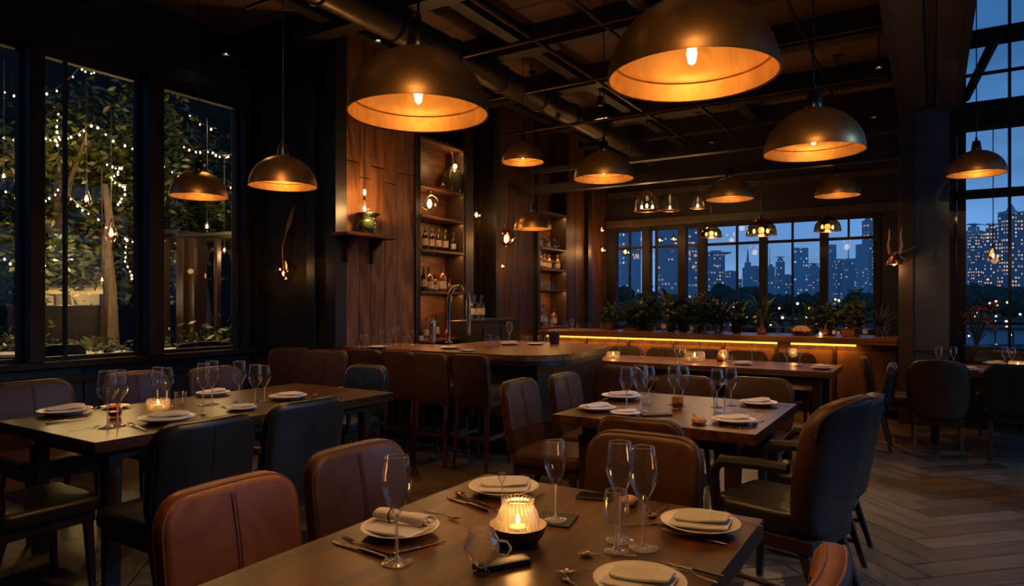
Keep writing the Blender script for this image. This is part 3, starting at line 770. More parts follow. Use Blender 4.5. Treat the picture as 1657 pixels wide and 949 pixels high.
# patio tables, chairs and shrubs
def patio_table():
    t = thing('patio_table', 'x', 'x'); B().box(-.5, -.4, .72, .5, .4, .76, .01).build('tabletop', W_PANEL, t)
    for x in (-.42, .42):
        for y in (-.32, .32): B().taper((x, y, 0), (x, y, .72), .05, .05).build('leg', F_BLK, t)
    B().box(-.28, -.41, .745, .28, .41, .775, .006).build('table_runner', LINEN, t); return t
def patio_chair():
    t = thing('patio_chair', 'x', 'x'); B().box(-.22, -.22, .43, .22, .22, .47, .015).build('seat', W_DARK, t)
    B().pad(.44, .4, .03, .08, .012, fn=lambda x, y, z: (x, -.23 + y - (z + .2) * .15, .7 + z)).build('backrest', W_DARK, t)
    for x in (-.19, .19):
        for y in (-.19, .19): B().taper((x, y, 0), (x, y, .43), .03, .035).build('leg', F_BLK, t)
    return t
for lab, px, t_ in (('patio table with white runner by the lit kiosk', 80, 9.4), ('patio table in front of the pale trunk in the garden', 160, 8.7), ('patio table beneath the pergola beam', 300, 9.3), ('patio table at the edge of the first garden pane', 8, 8.6), ('patio table under the hanging pergola lantern', 352, 9.6)):
    p = at_t(px, HY, t_); place(patio_table, lab, 'table', (p.x, p.y, -.02), .3 * px)
for lab, px, t_, a in (('patio chair before the kiosk counter', 60, 8.5, 2), ('patio chair between the thin mullion and the kiosk table', 112, 8.6, 1), ('patio chair beside the trunk table', 192, 8.2, 3), ('patio chair beneath the pergola near the wide post', 270, 8.7, 2), ('patio chair under the pergola facing the room', 335, 8.8, 4), ('patio chair by the narrow last garden pane', 374, 9.2, 1)):
    p = at_t(px, HY, t_); place(patio_chair, lab, 'chair', (p.x, p.y, -.02), a)
def shrub():
    t = thing('garden_shrub', 'x', 'x'); b = B(); st = random.getstate(); random.seed(3)
    for k in range(1100): v = Vector((random.gauss(0, 1), random.gauss(0, 1), abs(random.gauss(0, .9)))); b.leaf(v * .19 + Vector((0, 0, .42)), .05)
    random.setstate(st); b.build('foliage', LEAFG, t); B().lathe([(0, 0), (.2, 0), (.26, .4), (.24, .4), (.2, .36), (0, .36)], 16).build('planter', POTG, t); return t
for lab, px, t_, s in (('bushy potted shrub below the kiosk canopy', 70, 9.9, 1.1), ('potted shrub at the corner of the first garden pane', 15, 9.0, 1.2), ('bright potted shrub in front of the pale trunk', 178, 8.9, 1.05), ('potted shrub against the wide window post', 210, 8.0, .95), ('potted shrub by the narrow last pane', 398, 8.6, 1.1), ('tall potted shrub beside the hanging pergola lantern', 368, 10.2, 1.3), ('potted shrub under the small dome pendant', 290, 9.9, 1.0)):
    p = at_t(px, HY, t_); place(shrub, lab, 'shrub', (p.x, p.y, -.02), px, s)
def flood(lab, loc, aim, power):  # unseen uplights added to brighten the garden foliage
    t = thing('added_uplight', lab, 'added light', loc); B().lathe([(0, 0), (.06, 0), (.07, .1), (.055, .1), (.05, .03), (0, .03)], 12).build('housing', BLKM, t)
    d = Vector(aim) - Vector(loc); light('added_uplight_beam', 'SPOT', t, (0, 0, .14), power, (1, .66, .2), .05, 100, .8, d.to_track_quat('-Z', 'Y').to_euler())
flood('unseen uplight added to brighten the dense garden tree', at_t(130, HY, 8.3) * Vector((1, 1, 0)) if False else Vector((at_t(130, HY, 8.3).x, at_t(130, HY, 8.3).y, 0)), at_t(90, 330, 10.8), 240)
flood('unseen uplight added to brighten the leafy tree of the first pane', Vector((at_t(25, HY, 8.6).x, at_t(25, HY, 8.6).y, 0)), at_t(20, 260, 12), 190)
flood('unseen uplight added to brighten the sparse tree and pergola', Vector((at_t(290, HY, 9.3).x, at_t(290, HY, 9.3).y, 0)), at_t(320, 250, 13), 100)

# ---- dusk sky
W = bpy.data.worlds.new('dusk'); SC.world = W; W.use_nodes = True
nt = W.node_tree; nt.nodes.clear(); wo = N(nt, 'ShaderNodeOutputWorld'); bg = N(nt, 'ShaderNodeBackground')
tc = N(nt, 'ShaderNodeTexCoord'); sp = N(nt, 'ShaderNodeSeparateXYZ'); cr = N(nt, 'ShaderNodeValToRGB'); nz = N(nt, 'ShaderNodeTexNoise')
mp = N(nt, 'ShaderNodeMapping'); mp.inputs['Scale'].default_value = (1, 1, 5); nz.inputs['Scale'].default_value = 3.2; nz.inputs['Detail'].default_value = 6
nt.links.new(tc.outputs['Generated'], mp.inputs[0]); nt.links.new(mp.outputs[0], nz.inputs['Vector']); nt.links.new(tc.outputs['Generated'], sp.inputs[0])
e = cr.color_ramp.elements; e[0].position = 0; e[0].color = (.058, .135, .26, 1); e[1].position = 1; e[1].color = (.010, .036, .09, 1)
for p_, c_ in ((.05, (.080, .17, .33, 1)), (.14, (.052, .135, .285, 1)), (.30, (.019, .068, .165, 1))):
    q = e.new(p_); q.color = c_
ad = N(nt, 'ShaderNodeMath', operation='MULTIPLY_ADD'); ad.inputs[1].default_value = .05
sb = N(nt, 'ShaderNodeMath', operation='SUBTRACT'); sb.inputs[1].default_value = .5; nt.links.new(nz.outputs['Fac'], sb.inputs[0]); nt.links.new(sb.outputs[0], ad.inputs[0]); nt.links.new(sp.outputs[2], ad.inputs[2])
nt.links.new(ad.outputs[0], cr.inputs[0]); nt.links.new(cr.outputs[0], bg.inputs[0])
mrw = N(nt, 'ShaderNodeMapRange'); mrw.inputs['From Min'].default_value = .35; mrw.inputs['From Max'].default_value = .7; mrw.inputs['To Min'].default_value = 1.75; mrw.inputs['To Max'].default_value = 2.7
nt.links.new(nz.outputs['Fac'], mrw.inputs[0]); nt.links.new(mrw.outputs[0], bg.inputs[1]); nt.links.new(bg.outputs[0], wo.inputs[0])

# ---- camera and view
cd = bpy.data.cameras.new('camera'); cam = bpy.data.objects.new('camera', cd); COL.objects.link(cam)
cam.location = (0, 0, H); cam.rotation_euler = (pi / 2, 0, AZ); cd.sensor_width = 36; cd.lens = F * 36 / 1657; cd.shift_y = (HY - 474.5) / 1657
cd.clip_start = .05; cd.clip_end = 3000; SC.camera = cam
SC.view_settings.view_transform = 'Standard'; SC.view_settings.look = 'None'; SC.view_settings.exposure = 0.0; SC.view_settings.gamma = 1
SC.view_settings.use_curve_mapping = False
SC.cycles.use_denoising = True; SC.cycles.max_bounces = 8; SC.cycles.transparent_max_bounces = 24; SC.cycles.sample_clamp_indirect = 3; SC.cycles.sample_clamp_direct = 10; SC.cycles.caustics_reflective = False; SC.cycles.caustics_refractive = False
# ================================================================== FURNITURE
def table(label, x0, x1, y0, y1, m, inset=.15, leg=.08, th=.058, legm=None):
    cx, cy = (x0 + x1) / 2, (y0 + y1) / 2; hx, hy = (x1 - x0) / 2, (y1 - y0) / 2
    t = thing('dining_table', label, 'table', (cx, cy, 0))
    B().box(-hx, -hy, .75 - th, hx, hy, .75, .004).build('tabletop', m, t)
    B().box(-hx + inset - .02, -hy + inset - .02, .62, hx - inset + .02, hy - inset + .02, .75 - th).build('apron', W_LEG, t)
    for sx in (-1, 1):
        for sy in (-1, 1): B().taper((sx * (hx - inset), sy * (hy - inset), .62), (sx * (hx - inset), sy * (hy - inset), 0), leg, leg * .85).build('leg', legm or W_LEG, t)
    return t
table('dark grained dining table set with the glowing ribbed lantern and cream plates', -1.47, -.44, .30, 2.16, W_TAB)
table('long dark dining table beside the garden windows', -4.42, -3.36, 1.64, 3.72, W_TAB)
table('square dark dining table in the middle of the room', -1.91, -.75, 3.50, 4.70, W_TAB)
table('long narrow table before the lit bar counter', -3.58, -.80, 6.96, 7.82, W_TABX)
table('dark dining table at the foot of the atrium glass wall', -.13, 1.9, 7.76, 8.62, W_TABX, legm=W_LEG)

def chair_parts(t, lea, wood, w=.47, d=.46, seat=.47, top=.885, bw=.48, curve=.55, rec=.14, bt=.075, arms=False, seams=True, rc=.095, seatm=None, legw=.042, low=.42):
    B().pad(w, d, .085, .06, .028, .012, fn=lambda x, y, z: (x, -z + .01, seat - .042 + y)).build('seat', seatm or lea, t)
    B().box(-w/2 + .025, -d/2 + .03, seat - .13, w/2 - .025, d/2 - .02, seat - .08, .008).build('seat_frame', wood, t)
    h = top - low; zc = (top + low) / 2; y0 = -d / 2 + .0
    def fn(x, y, z):
        k = 1 - .12 * max(0, (low + .15 - (z + zc)) / .3)
        return (x * k, y + y0 + curve * x * x - rec * (z + zc - seat), z + zc)
    bk = B().pad(bw, h, bt, rc, .03, .014, fn=fn).build('backrest', lea, t)
    if seams:
        def surf(x, z, s):
            q = max(abs(x) / (bw / 2), abs(z) / (h / 2)); bl = .014 * (1 - min(1, q) ** 2)
            return fn(x, bt / 2 + bl + .0012 if s > 0 else -bt / 2 - .4 * bl - .0012, z)
        sm = B()
        for s in (1, -1): sm.tube([surf(0.0, -h/2 + .04 + (h - .07) * k / 12, s) for k in range(13)], .0017, 5)
        if bw > .44:
            sm.tube([surf(-.012, -h/2 + .04 + (h - .07) * k / 12, 1) for k in range(13)], .0012, 5)
        sm.build('seam', L_SEAM, bk)
        e = B(); a, b_ = bw / 2 - .0035, h / 2 - .0035; pts = []
        for cx, cz, a0 in ((a - rc, b_ - rc, 0), (-a + rc, b_ - rc, pi / 2), (-a + rc, -b_ + rc, pi), (a - rc, -b_ + rc, 1.5 * pi)):
            for k in range(6): an = a0 + pi / 2 * k / 5; pts.append((cx + rc * cos(an), cz + rc * sin(an)))
            nx, nz = {0: (-a + rc, b_), 1: (-a, -b_ + rc), 2: (a - rc, -b_), 3: (a, b_ - rc)}[int(round(a0 / (pi / 2)))]
            x1, z1 = pts[-1]
            for k in range(1, 6): pts.append((x1 + (nx - x1) * k / 6, z1 + (nz - z1) * k / 6))
        for yy in (bt / 2 - .016, -bt / 2 + .016): e.tube([fn(x, yy, z) for x, z in pts], .0042, 6, closed=True)
        e.build('piping', lea, bk)
    for sx in (-1, 1):
        B().taper((sx * (w/2 - .05), d/2 - .05, seat - .08), (sx * (w/2 - .04), d/2 - .03, 0), legw, legw * .62).build('leg', wood, t)
        B().taper((sx * (w/2 - .05), -d/2 + .06, seat - .08), (sx * (w/2 - .045), -d/2 - .03, 0), legw, legw * .62).build('leg', wood, t)
        if arms:
            ya = y0 - rec * (.66 - seat) + curve * (w/2) ** 2
            a = B().tube([(sx * (w/2 + .01), ya, .68), (sx * (w/2 + .035), ya + .12, .675), (sx * (w/2 + .04), d/2 - .10, .655), (sx * (w/2 + .03), d/2 - .05, .63), (sx * (w/2 + .012), d/2 - .03, .55), (sx * (w/2 - .01), d/2 - .04, seat - .08)], [.020, .022, .024, .022, .018, .02], 8)
            a.build('armrest', wood, t)
    return t
def mk_side(lea, wood=None, **kw):
    def f(): return chair_parts(thing('dining_chair', 'x', 'x'), lea, wood or W_LEG, **kw)
    return f
C_TAN, C_BRN, C_DBR, C_BLK = mk_side(L_TAN), mk_side(L_BRN), mk_side(L_DBR), mk_side(L_BLK)
C_ARM = mk_side(L_BLK, arms=True, top=.90)
C_LOW = mk_side(L_DBR, top=.83)
def barrel(lea, inner):
    def f():
        t = thing('tub_armchair', 'x', 'x')
        B().pad(.44, .42, .11, .08, .035, .015, fn=lambda x, y, z: (x, -z + .04, .425 + y)).build('seat', lea, t)
        B().box(-.22, -.22, .31, .22, .22, .37, .01).build('seat_frame', W_LEG, t)
        def fn(x, y, z):
            zz = z + .665; k = 1 - .22 * max(0, (.62 - zz) / .35); xx = x * k
            return (xx, y - .235 + 1.25 * xx * xx - .17 * (zz - .47) + .25 * max(0, zz - .80) * 0, zz - .35 * x * x)
        bk = B().pad(.54, .60, .085, .13, .036, .012, fn=fn).build('backrest', inner, t)
        e = B(); q = [(-.262 * cos(pi * k / 30), .17 + .125 * sin(pi * k / 30) ** .45) for k in range(31)]
        for yy in (-.036,): e.tube([fn(x, yy, z) for x, z in q], .005, 6)
        e.tube([fn(0, .056, -.28 + .52 * k / 10) for k in range(11)], .003, 5)
        e.build('piping', L_SEAM, bk)
        for sx in (-1, 1):
            B().taper((sx * .19, .19, .32), (sx * .20, .21, 0), .045, .028).build('leg', W_LEG, t)
            B().taper((sx * .19, -.17, .32), (sx * .20, -.27, 0), .045, .028).build('leg', W_LEG, t)
            a = B(); a.tube([(sx * .245, -.13, .665), (sx * .25, 0, .665), (sx * .25, .17, .65), (sx * .24, .215, .60), (sx * .225, .205, .37)], [.024, .026, .026, .024, .022], 8)
            a.build('armrest', lea, t)
            B().tube([(sx * .20, .17, .14), (sx * .205, -.21, .14)], .012, 6).build('stretcher', W_LEG, t)
        return t
    return f
C_TUB, C_TUBT = barrel(L_BLK, L_DBR), barrel(L_BRN, L_TAN)
def stool():
    t = thing('bar_stool', 'x', 'x')
    B().pad(.36, .40, .11, .05, .03, .012, fn=lambda x, y, z: (x, -z, .645 + y)).build('seat', L_DBR, t)
    B().box(-.15, -.17, .53, .15, .17, .59, .008).build('seat_frame', W_STOOL, t)
    fn = lambda x, y, z: (x, y - .19 + .5 * x * x - .12 * z, .755 + z)
    bk = B().pad(.36, .46, .055, .05, .022, .01, fn=fn).build('backrest', L_DBR, t)
    e = B()
    for yy in (.028, -.028): e.tube([fn(x, yy, z) for x, z in [(-.176, -.2), (-.176, .15), (-.165, .20), (-.13, .226), (0, .227), (.13, .226), (.165, .20), (.176, .15), (.176, -.2)]], .004, 6)
    e.build('piping', L_BRN, bk)
    for sx in (-1, 1):
        B().taper((sx * .145, .16, .55), (sx * .165, .19, 0), .038, .026).build('leg', W_STOOL, t)
        B().taper((sx * .145, -.16, .55), (sx * .165, -.21, 0), .038, .026).build('leg', W_STOOL, t)
        B().box(sx * .155 - .012, -.185, .255, sx * .155 + .012, .175, .285, .004).build('stretcher', W_STOOL, t)
    B().box(-.155, .165, .20, .155, .185, .235, .004).build('footrest', W_STOOL, t); B().box(-.155, -.195, .255, .155, -.175, .285, .004).build('stretcher', W_STOOL, t)
    return t
def chair(mk, key, label, x, y, deg, s=1.0, cat='chair', group=None): return place(mk, label, cat, (x, y, 0), radians(deg), s, group, key)
chair(C_TAN, 'tan', 'bright tan leather chair at the near table, closest to its open corner', -1.585, 1.285, -90, .975)
chair(C_BRN, 'brn', 'dark brown leather chair with seamed back beside the tan chair', -1.60, 1.83, -92, .985)
chair(C_BRN, 'brn', 'brown leather chair at the head of the near table, behind the pair of tall glasses', -.985, 2.315, 180)
chair(C_TAN, 'tan', 'tan chair whose narrow back edge shows beside the near table, cut by the lower edge', -.455, 1.53, 91, .98)
chair(C_DBR, 'dbr', 'dark brown chair with a tall back at the front corner of the middle table', -2.05, 3.80, -84, 1.02)
chair(C_DBR, 'dbr', 'dark brown chair behind the tall backed chair at the middle table', -2.06, 4.44, -86)
chair(C_LOW, 'low', 'low dark chair with its back to us, tucked under the middle table', -1.29, 3.55, 0, .985)
chair(C_LOW, 'low', 'low brown chair beyond the middle table next to the aisle chairs', -2.42, 5.42, 176)
chair(C_LOW, 'low', 'brown chair behind the paired glasses on the far side of the middle table', -1.66, 4.98, 180)
chair(C_LOW, 'low', 'brown chair facing us behind the far plate of the middle table', -1.10, 4.98, 180, 1.02)
chair(C_TUB, 'tub', 'black leather tub armchair turned away from us beside the middle table', -.60, 3.38, 76, 1.04, 'armchair')
chair(C_TUB, 'tub', 'black tub armchair partly hidden behind the front tub armchair', -.56, 4.22, 90, .94, 'armchair')
chair(C_DBR, 'dbr', 'brown chair below the garden window at the corner of the long window table', -4.70, 2.03, -90, 1.02)
chair(C_DBR, 'dbr', 'brown chair under the wide window post at the window table', -4.70, 2.70, -90, 1.02)
chair(C_DBR, 'dbr', 'brown chair farther along the window table under the dark panel', -4.70, 3.34, -90, 1.0)
chair(C_ARM, 'arm', 'black armchair at the far head of the window table', -4.12, 3.97, 180, .97, 'armchair')
chair(C_BLK, 'blk', 'black chair with its back to us at the window table, nearer the tan chair', -2.99, 1.80, 90, 1.02)
chair(C_ARM, 'arm', 'black armchair with its back to us in front of the armchair at the table head', -2.99, 2.36, 90, 1.02, 'armchair')
chair(C_BLK, 'blk', 'black chair at the open end of the window table with seat under the top', -3.70, 1.50, 0, 1.0)
chair(C_DBR, 'dbr', 'dark chair against the dark panel wall, closer to the windows', -5.58, 4.42, 195, 1.06)
chair(C_DBR, 'dbr', 'dark chair against the dark panel wall, closer to the plank wall', -5.06, 4.42, 195, 1.06)
for i, (px, lab) in enumerate(((1000, 'dark chair behind the first lantern of the long table'), (1065, 'dark chair behind the lone tumbler of the long table'), (1128, 'dark chair behind the tall pair of glasses on the long table'), (1200, 'dark chair in front of the glowing strip midway along the long table'), (1278, 'dark chair behind the tea light at the end of the long table'))):
    q = at_y(px, 560, 8.0); chair(C_LOW, 'low', lab, q.x, 8.0, 180)
chair(C_BLK, 'blk', 'black chair pushed in at the end of the long table by the bar', -.58, 7.40, 92, .93)
chair(C_TUB, 'tub', 'dark tub chair with its back to us at the atrium table, under the column', .04, 7.48, 0, .92, 'armchair')
chair(C_BLK, 'blk', 'black chair with its back to us at the atrium table under the lone pendant', .64, 7.58, -4, .98)
chair(C_BRN, 'brn', 'brown chair at the end of the atrium table beside the bar', -.36, 8.16, -88, .95)
chair(C_BLK, 'blk', 'dark blue lit chair on the window side of the atrium table', .62, 8.82, 180, 1.0)
chair(C_BLK, 'blk', 'black chair half out of view in the open aisle of the atrium', .86, 6.05, 60, 1.0)
for x, lab in ((-4.50, 'dark leather bar stool next to the plank wall end of the bar'), (-4.10, 'dark leather bar stool second from the plank wall'), (-3.70, 'dark leather bar stool standing foremost with its whole back in view'), (-3.30, 'dark leather bar stool at the open end of the bar')):
    chair(stool, 'stool', lab, x, 4.78 - (.06 if x == -3.70 else 0), 3 if x != -3.70 else 6, .985, 'stool')

# ---- bar peninsula
bc = thing('bar_counter', 'wooden bar counter with rounded end in front of the stools', 'bar counter', (0, 0, 0))
poly = [(-5.19, 4.95), (-3.25, 4.95)] + [(-3.2 + .45 * cos(a), 5.40 + .45 * sin(a)) for a in [(-pi / 2 + pi / 2 * k / 10) for k in range(1, 11)]] + [(-2.80, 6.25), (-2.92, 6.60), (-3.25, 6.78), (-4.45, 6.78), (-4.45, 5.75), (-5.19, 5.75)]
B().prism(poly, .895, .95).build('worktop', W_TABX, bc, sharp=25)
B().prism([(x * 1.0 + (.0), y) for x, y in [(-5.19, 4.955), (-3.25, 4.955)] + [(-3.2 + .44 * cos(a), 5.40 + .44 * sin(a)) for a in [(-pi / 2 + pi / 2 * k / 10) for k in range(1, 11)]] + [(-2.82, 6.24), (-2.94, 6.58), (-3.26, 6.76), (-4.43, 6.76), (-4.43, 5.74), (-5.19, 5.74)]], .855, .893).build('edge_trim', W_LEG, bc)
b = B(); b.box(-5.19, 5.24, 0, -3.35, 5.70, .855); b.box(-4.3, 5.70, 0, -3.02, 6.65, .855); b.box(-3.35, 5.24, 0, -3.02, 5.70, .855); b.build('base_cabinet', W_LEG, bc)
b = B()
for k in range(4): b.box(-5.12 + k * .46, 5.215, .12, -4.72 + k * .46, 5.24, .80, .006)
b.build('front_panel', W_STOOL, bc); B().tube([(-5.15, 5.10, .2), (-3.05, 5.10, .2)], .02, 8).build('foot_rail', PIPE, bc)
for x in (-5.0, -4.1, -3.2): B().tube([(x, 5.10, .2), (x, 5.23, .2)], .012, 6).build('rail_bracket', PIPE, bc)
# ---- lit back bar under the window
bb = thing('back_bar_counter', 'long dark counter with amber lit front below the skyline window', 'bar counter', (0, 0, 0))
B().box(-5.19, 9.0, .90, -.345, 9.85, .98, .008).build('worktop', W_TABX, bb)
B().box(-5.19, 9.32, .06, -.345, 9.80, .90).build('base_cabinet', W_PANEL, bb)
for k in range(7): B().box(-5.16 + k * .69, 9.295, .10, -4.51 + k * .69, 9.32, .80, .008).build('front_panel', W_LIT, bb)
for k in range(8): B().box(-5.19 + k * .69 - .02, 9.285, 0, -5.19 + k * .69 + .02, 9.33, .885).build('pilaster', W_LEG, bb)
for a, c in ((-5.15, -1.72), (-1.55, -.80)): B().box(a, 9.235, .862, c, 9.275, .898).build('light_strip', LEDM, bb); light('strip_light', 'AREA', bb, ((a + c) / 2, 9.20, .855), 2.4 * (c - a), (1, .40, .06), (c - a, .04), rot=(radians(28), 0, 0))
B().box(-5.19, 9.33, 0, -.345, 9.8, .06).build('plinth', BLKM, bb)

# ---- shelf units on the bar wall
def shelf_unit(label, y0, y1, zs, x0=-5.50, x1=-5.18, top=3.55, glow=()):
    s = thing('bar_shelf_unit', label, 'shelf unit', (0, 0, 0)); B().box(x0, y0, .2, x0 + .02, y1, top).build('back_panel', W_SHELF, s)
    for y in (y0, y1 - .025): B().box(x0 + .02, y, .2, x1, y + .025, top).build('side_panel', W_LEG, s)
    for z in zs: B().box(x0 + .02, y0 + .025, z - .03, x1 + .015, y1 - .025, z, .003).build('shelf', W_SHELF, s)
    for z0, pw_ in zip(zs, glow):
        if pw_: light('shelf_light', 'AREA', s, (x1 - .06, (y0 + y1) / 2, z0 - .035), pw_, (1, .50, .16), (.03, y1 - y0 - .1))
    return s
shelf_unit('tall bottle shelf unit beside the plank wall', 6.18, 7.09, (.95, 1.54, 2.05, 2.46, 2.83, 3.40), glow=(0, 3.6, 3.4, 3.6, 1.2, 1.2))
shelf_unit('tall bottle shelf unit farther along the bar wall', 9.07, 9.99, (1.02, 1.61, 1.94, 2.27, 2.85), glow=(0, 4, 2.6, 4, 4))
mu = thing('mirror_panel', 'smoky antique mirror panel between the two shelf units', 'mirror', (-5.48, 7.56, 0))
B().box(0, -.26, 1.0, .02, .26, 3.75).build('mirror', pm('antique mirror', (.30, .22, .13), .25, metal=1, c2=(.12, .08, .045), ns=3, rvar=.12), mu)
f = B(); f.box(0, -.28, .98, .05, -.25, 3.78); f.box(0, .25, .98, .05, .28, 3.78); f.box(0, -.28, 2.58, .04, .28, 2.62); f.box(0, -.28, 3.75, .05, .28, 3.79); f.build('frame', W_LEG, mu)
pd = thing('service_cabinet', 'low black cabinet under the smoky mirror panel', 'cabinet', (-5.0, 7.38, 0)); B().box(-.18, -.42, 0, .18, .42, 1.16, .006).build('body', BLKM, pd); B().box(.18, -.39, .1, .195, -.01, 1.1, .003).build('door', W_DARK, pd); B().box(.18, .01, .1, .195, .39, 1.1, .003).build('door', W_DARK, pd); B().box(-.19, -.43, 1.16, .2, .43, 1.19, .004).build('top_board', W_LEG, pd)

# ---- wall shelf with its vase, bottle and lamp
wsh = at_x(592, 380, XW + .14)
s = thing('wall_shelf', 'small wooden wall shelf on two brackets on the plank wall', 'shelf', (XW, wsh.y, wsh.z))
B().box(.006, -.36, -.03, .24, .40, 0, .003).build('shelf_board', W_SHELF, s)
for y in (-.17, .20): B().prism([(0.008, -.03), (.20, -.03), (.17, -.07), (.06, -.16), (.045, -.30), (.008, -.30)], -.015, .015, Matrix(((1, 0, 0, 0), (0, 0, 1, y), (0, 1, 0, 0), (0, 0, 0, 1)))).build('bracket', W_LEG, s)
v = thing('green_vase', 'squat dark green glass vase with flared mouth on the wall shelf', 'vase', (XW + .13, wsh.y + .02, wsh.z + .001))
B().lathe([(0, 0), (.075, 0), (.10, .05), (.105, .11), (.085, .15), (.09, .18), (.135, .22), (.13, .225), (.082, .182), (.075, .15), (.095, .11), (.09, .05), (0, .012)], 28, rfn=lambda r, z, a: r * (1 + (.12 * cos(a - 1.5) if z > .19 else .03 * cos(6 * a)))).build('vase_body', pm('green vase glass', (.035, .05, .015), .12, coat=.6, c2=(.02, .03, .01), ns=12), v)
b = B()
for k in range(12): a = k * .52; b.blade((0, 0, .15), (cos(a) * .5, sin(a) * .5, 1), None, .14, .05, .7, 4)
b.build('foliage', LEAFD, v)

# ================================================================== LAMPS
def dome(label, px, py, wpx, dia, power=26, cord_top=None, name='dome_pendant'):
    t_ = dia * F / wpx; p = at_t(px, py, t_); r = dia / 2
    o = thing(name, label, 'pendant lamp', p)
    n = 56; hh = r * .93
    prof = [(r * 1.005, -.002 * 1), (r, .006)] + [(r * cos(a), hh * sin(a)) for a in [pi / 2 * k / 16 * .93 for k in range(1, 17)]]
    B().lathe([(r * .982, 0.0)] + prof, n).build('shade', BRONZE, o, 50)
    ri = r * .975
    li = [(ri * 1.005, .002), (ri * .99, r * .10), (ri * .965, r * .22), (ri * .93, r * .232)] + [(ri * cos(a) * .98, hh * .96 * sin(a)) for a in [pi / 2 * (.20 + .80 * k / 12) for k in range(13)]]
    B().lathe(li, n).build('shade_lining', GOLD, o, 30)
    s = r / .30
    B().lathe([(.052 * s, hh * .975), (.055 * s, hh * 1.0), (.05 * s, hh + .03 * s), (.042 * s, hh + .09 * s), (.036 * s, hh + .105 * s), (.014 * s, hh + .115 * s), (.012 * s, hh + .15 * s), (0, hh + .15 * s)], 20).build('cap', CAPM, o)
    B().lathe([(0, .135 * s + .0), (.02 * s, .135 * s), (.022 * s, hh * .94), (0, hh * .94)], 14).build('socket', CAPM, o)
    B().lathe([(0, .045 * s), (.013 * s, .055 * s), (.019 * s, .085 * s), (.015 * s, .115 * s), (.009 * s, .14 * s), (0, .14 * s)], 12).build('bulb', BULB, o)
    top = (cord_top or (ZC if p.x < -.1 else ZA)) - p.z
    B().tube([(0, 0, hh + .14 * s), (0, 0, top)], .006 * max(.7, s), 6).build('cord', CORD, o)
    B().lathe([(0, -.03), (.05, -.028), (.055, 0), (0, 0)], 14, c=(0, 0, top)).build('ceiling_cup', CAPM, o)
    light('bulb_light', 'POINT', o, (0, 0, .03 * s), power * .06, (1, .50, .16), .02 * s)
    light('bulb_beam', 'SPOT', o, (0, 0, .02 * s), power * .6, (1, .48, .15), .02 * s, 130, .8)
    return o
dome('big bronze dome pendant hanging in front of the plank wall', 677, 186, 227, .60, 60)
dome('biggest bronze dome pendant, cut by the top edge above the near table', 1119.5, 126, 269, .60, 65)
dome('wide bronze dome pendant over the tub armchairs beside the ceiling beam', 1316.5, 247, 153, .56, 40)
dome('bronze dome pendant before the dark panel, over the leaf vase', 458, 302, 106, .50, 40)
dome('bronze dome pendant hanging against the second garden pane', 322, 319, 89, .46, 36)
dome('small bronze dome pendant hung high before the duct and shelves', 846, 263, 68, .46, 30)
dome('bronze dome pendant over the aisle, between the two smaller domes of the bar side', 977, 290, 96, .50, 36)
dome('bronze dome pendant low in front of the farther bottle shelves', 862, 371, 61, .48, 30)
dome('bronze dome pendant over the long table near the copper bell lamps', 1180.5, 323, 75, .50, 34)
dome('bronze dome pendant before the window header near the big beam', 1355, 317, 68, .50, 30)
dome('bronze dome pendant hanging alone before the tall glass wall', 1580, 282, 83, .50, 30)

def bell(label, px, py, wpx, dia, m, nb=2, power=5, name='copper_pendant', ht=.62):
    t_ = dia * F / wpx; p = at_t(px, py, t_); r = dia / 2
    o = thing(name, label, 'pendant lamp', p)
    B().lathe([(r * .97, 0), (r, .004), (r * .98, r * .2), (r * .90, r * .55 * ht / .62), (r * .66, r * ht * 1.35), (r * .32, r * ht * 1.7), (r * .14, r * ht * 1.85), (r * .13, r * ht * 2.1), (0, r * ht * 2.1)], 28).build('shade', m, o)
    B().tube([(r * 1.0 * cos(k * pi / 14), r * 1.0 * sin(k * pi / 14), .0) for k in range(28)], .005, 5, closed=True).build('rim', COPPER, o)
    for k in range(nb):
        a = 2 * pi * k / nb + .3 + AZ; q = (cos(a) * r * .5 * (nb > 1), sin(a) * r * .5 * (nb > 1), r * .3)
        B().lathe([(0, -.03), (.014, -.018), (.018, 0), (.010, .026), (0, .03)], 10, c=q).build('bulb', BULBS, o)
    top = ZC - p.z; B().tube([(0, 0, r * ht * 2.05), (0, 0, top)], .005, 6).build('cord', CORD, o); B().lathe([(0, -.02), (.04, -.018), (.045, 0), (0, 0)], 12, c=(0, 0, top)).build('ceiling_cup', CAPM, o)
    light('bulb_light', 'POINT', o, (0, 0, -.05), power, (1, .52, .18), .05)
bell('smoky copper bell lamp hanging before the fourth window mullion', 1151, 384, 34, .32, GLASSS, 3)
bell('speckled copper bell lamp in the middle window panes', 1232, 381, 48, .38, GLASSS, 3)
bell('speckled copper bell lamp by the sixth window mullion', 1339, 374, 41, .36, GLASSS, 2)
bell('clear glass cloche lamp with copper rim above the window header', 1047, 341, 40, .36, GLASS, 3, name='glass_pendant', ht=.85)
bell('dim glass cloche lamp beside the copper rimmed cloche', 1084, 341, 30, .30, GLASS, 1, 2, name='glass_pendant', ht=.95)
bell('small clear glass bell lamp near the long table dome', 1129, 337, 23, .22, GLASS, 1, name='glass_pendant', ht=.9)
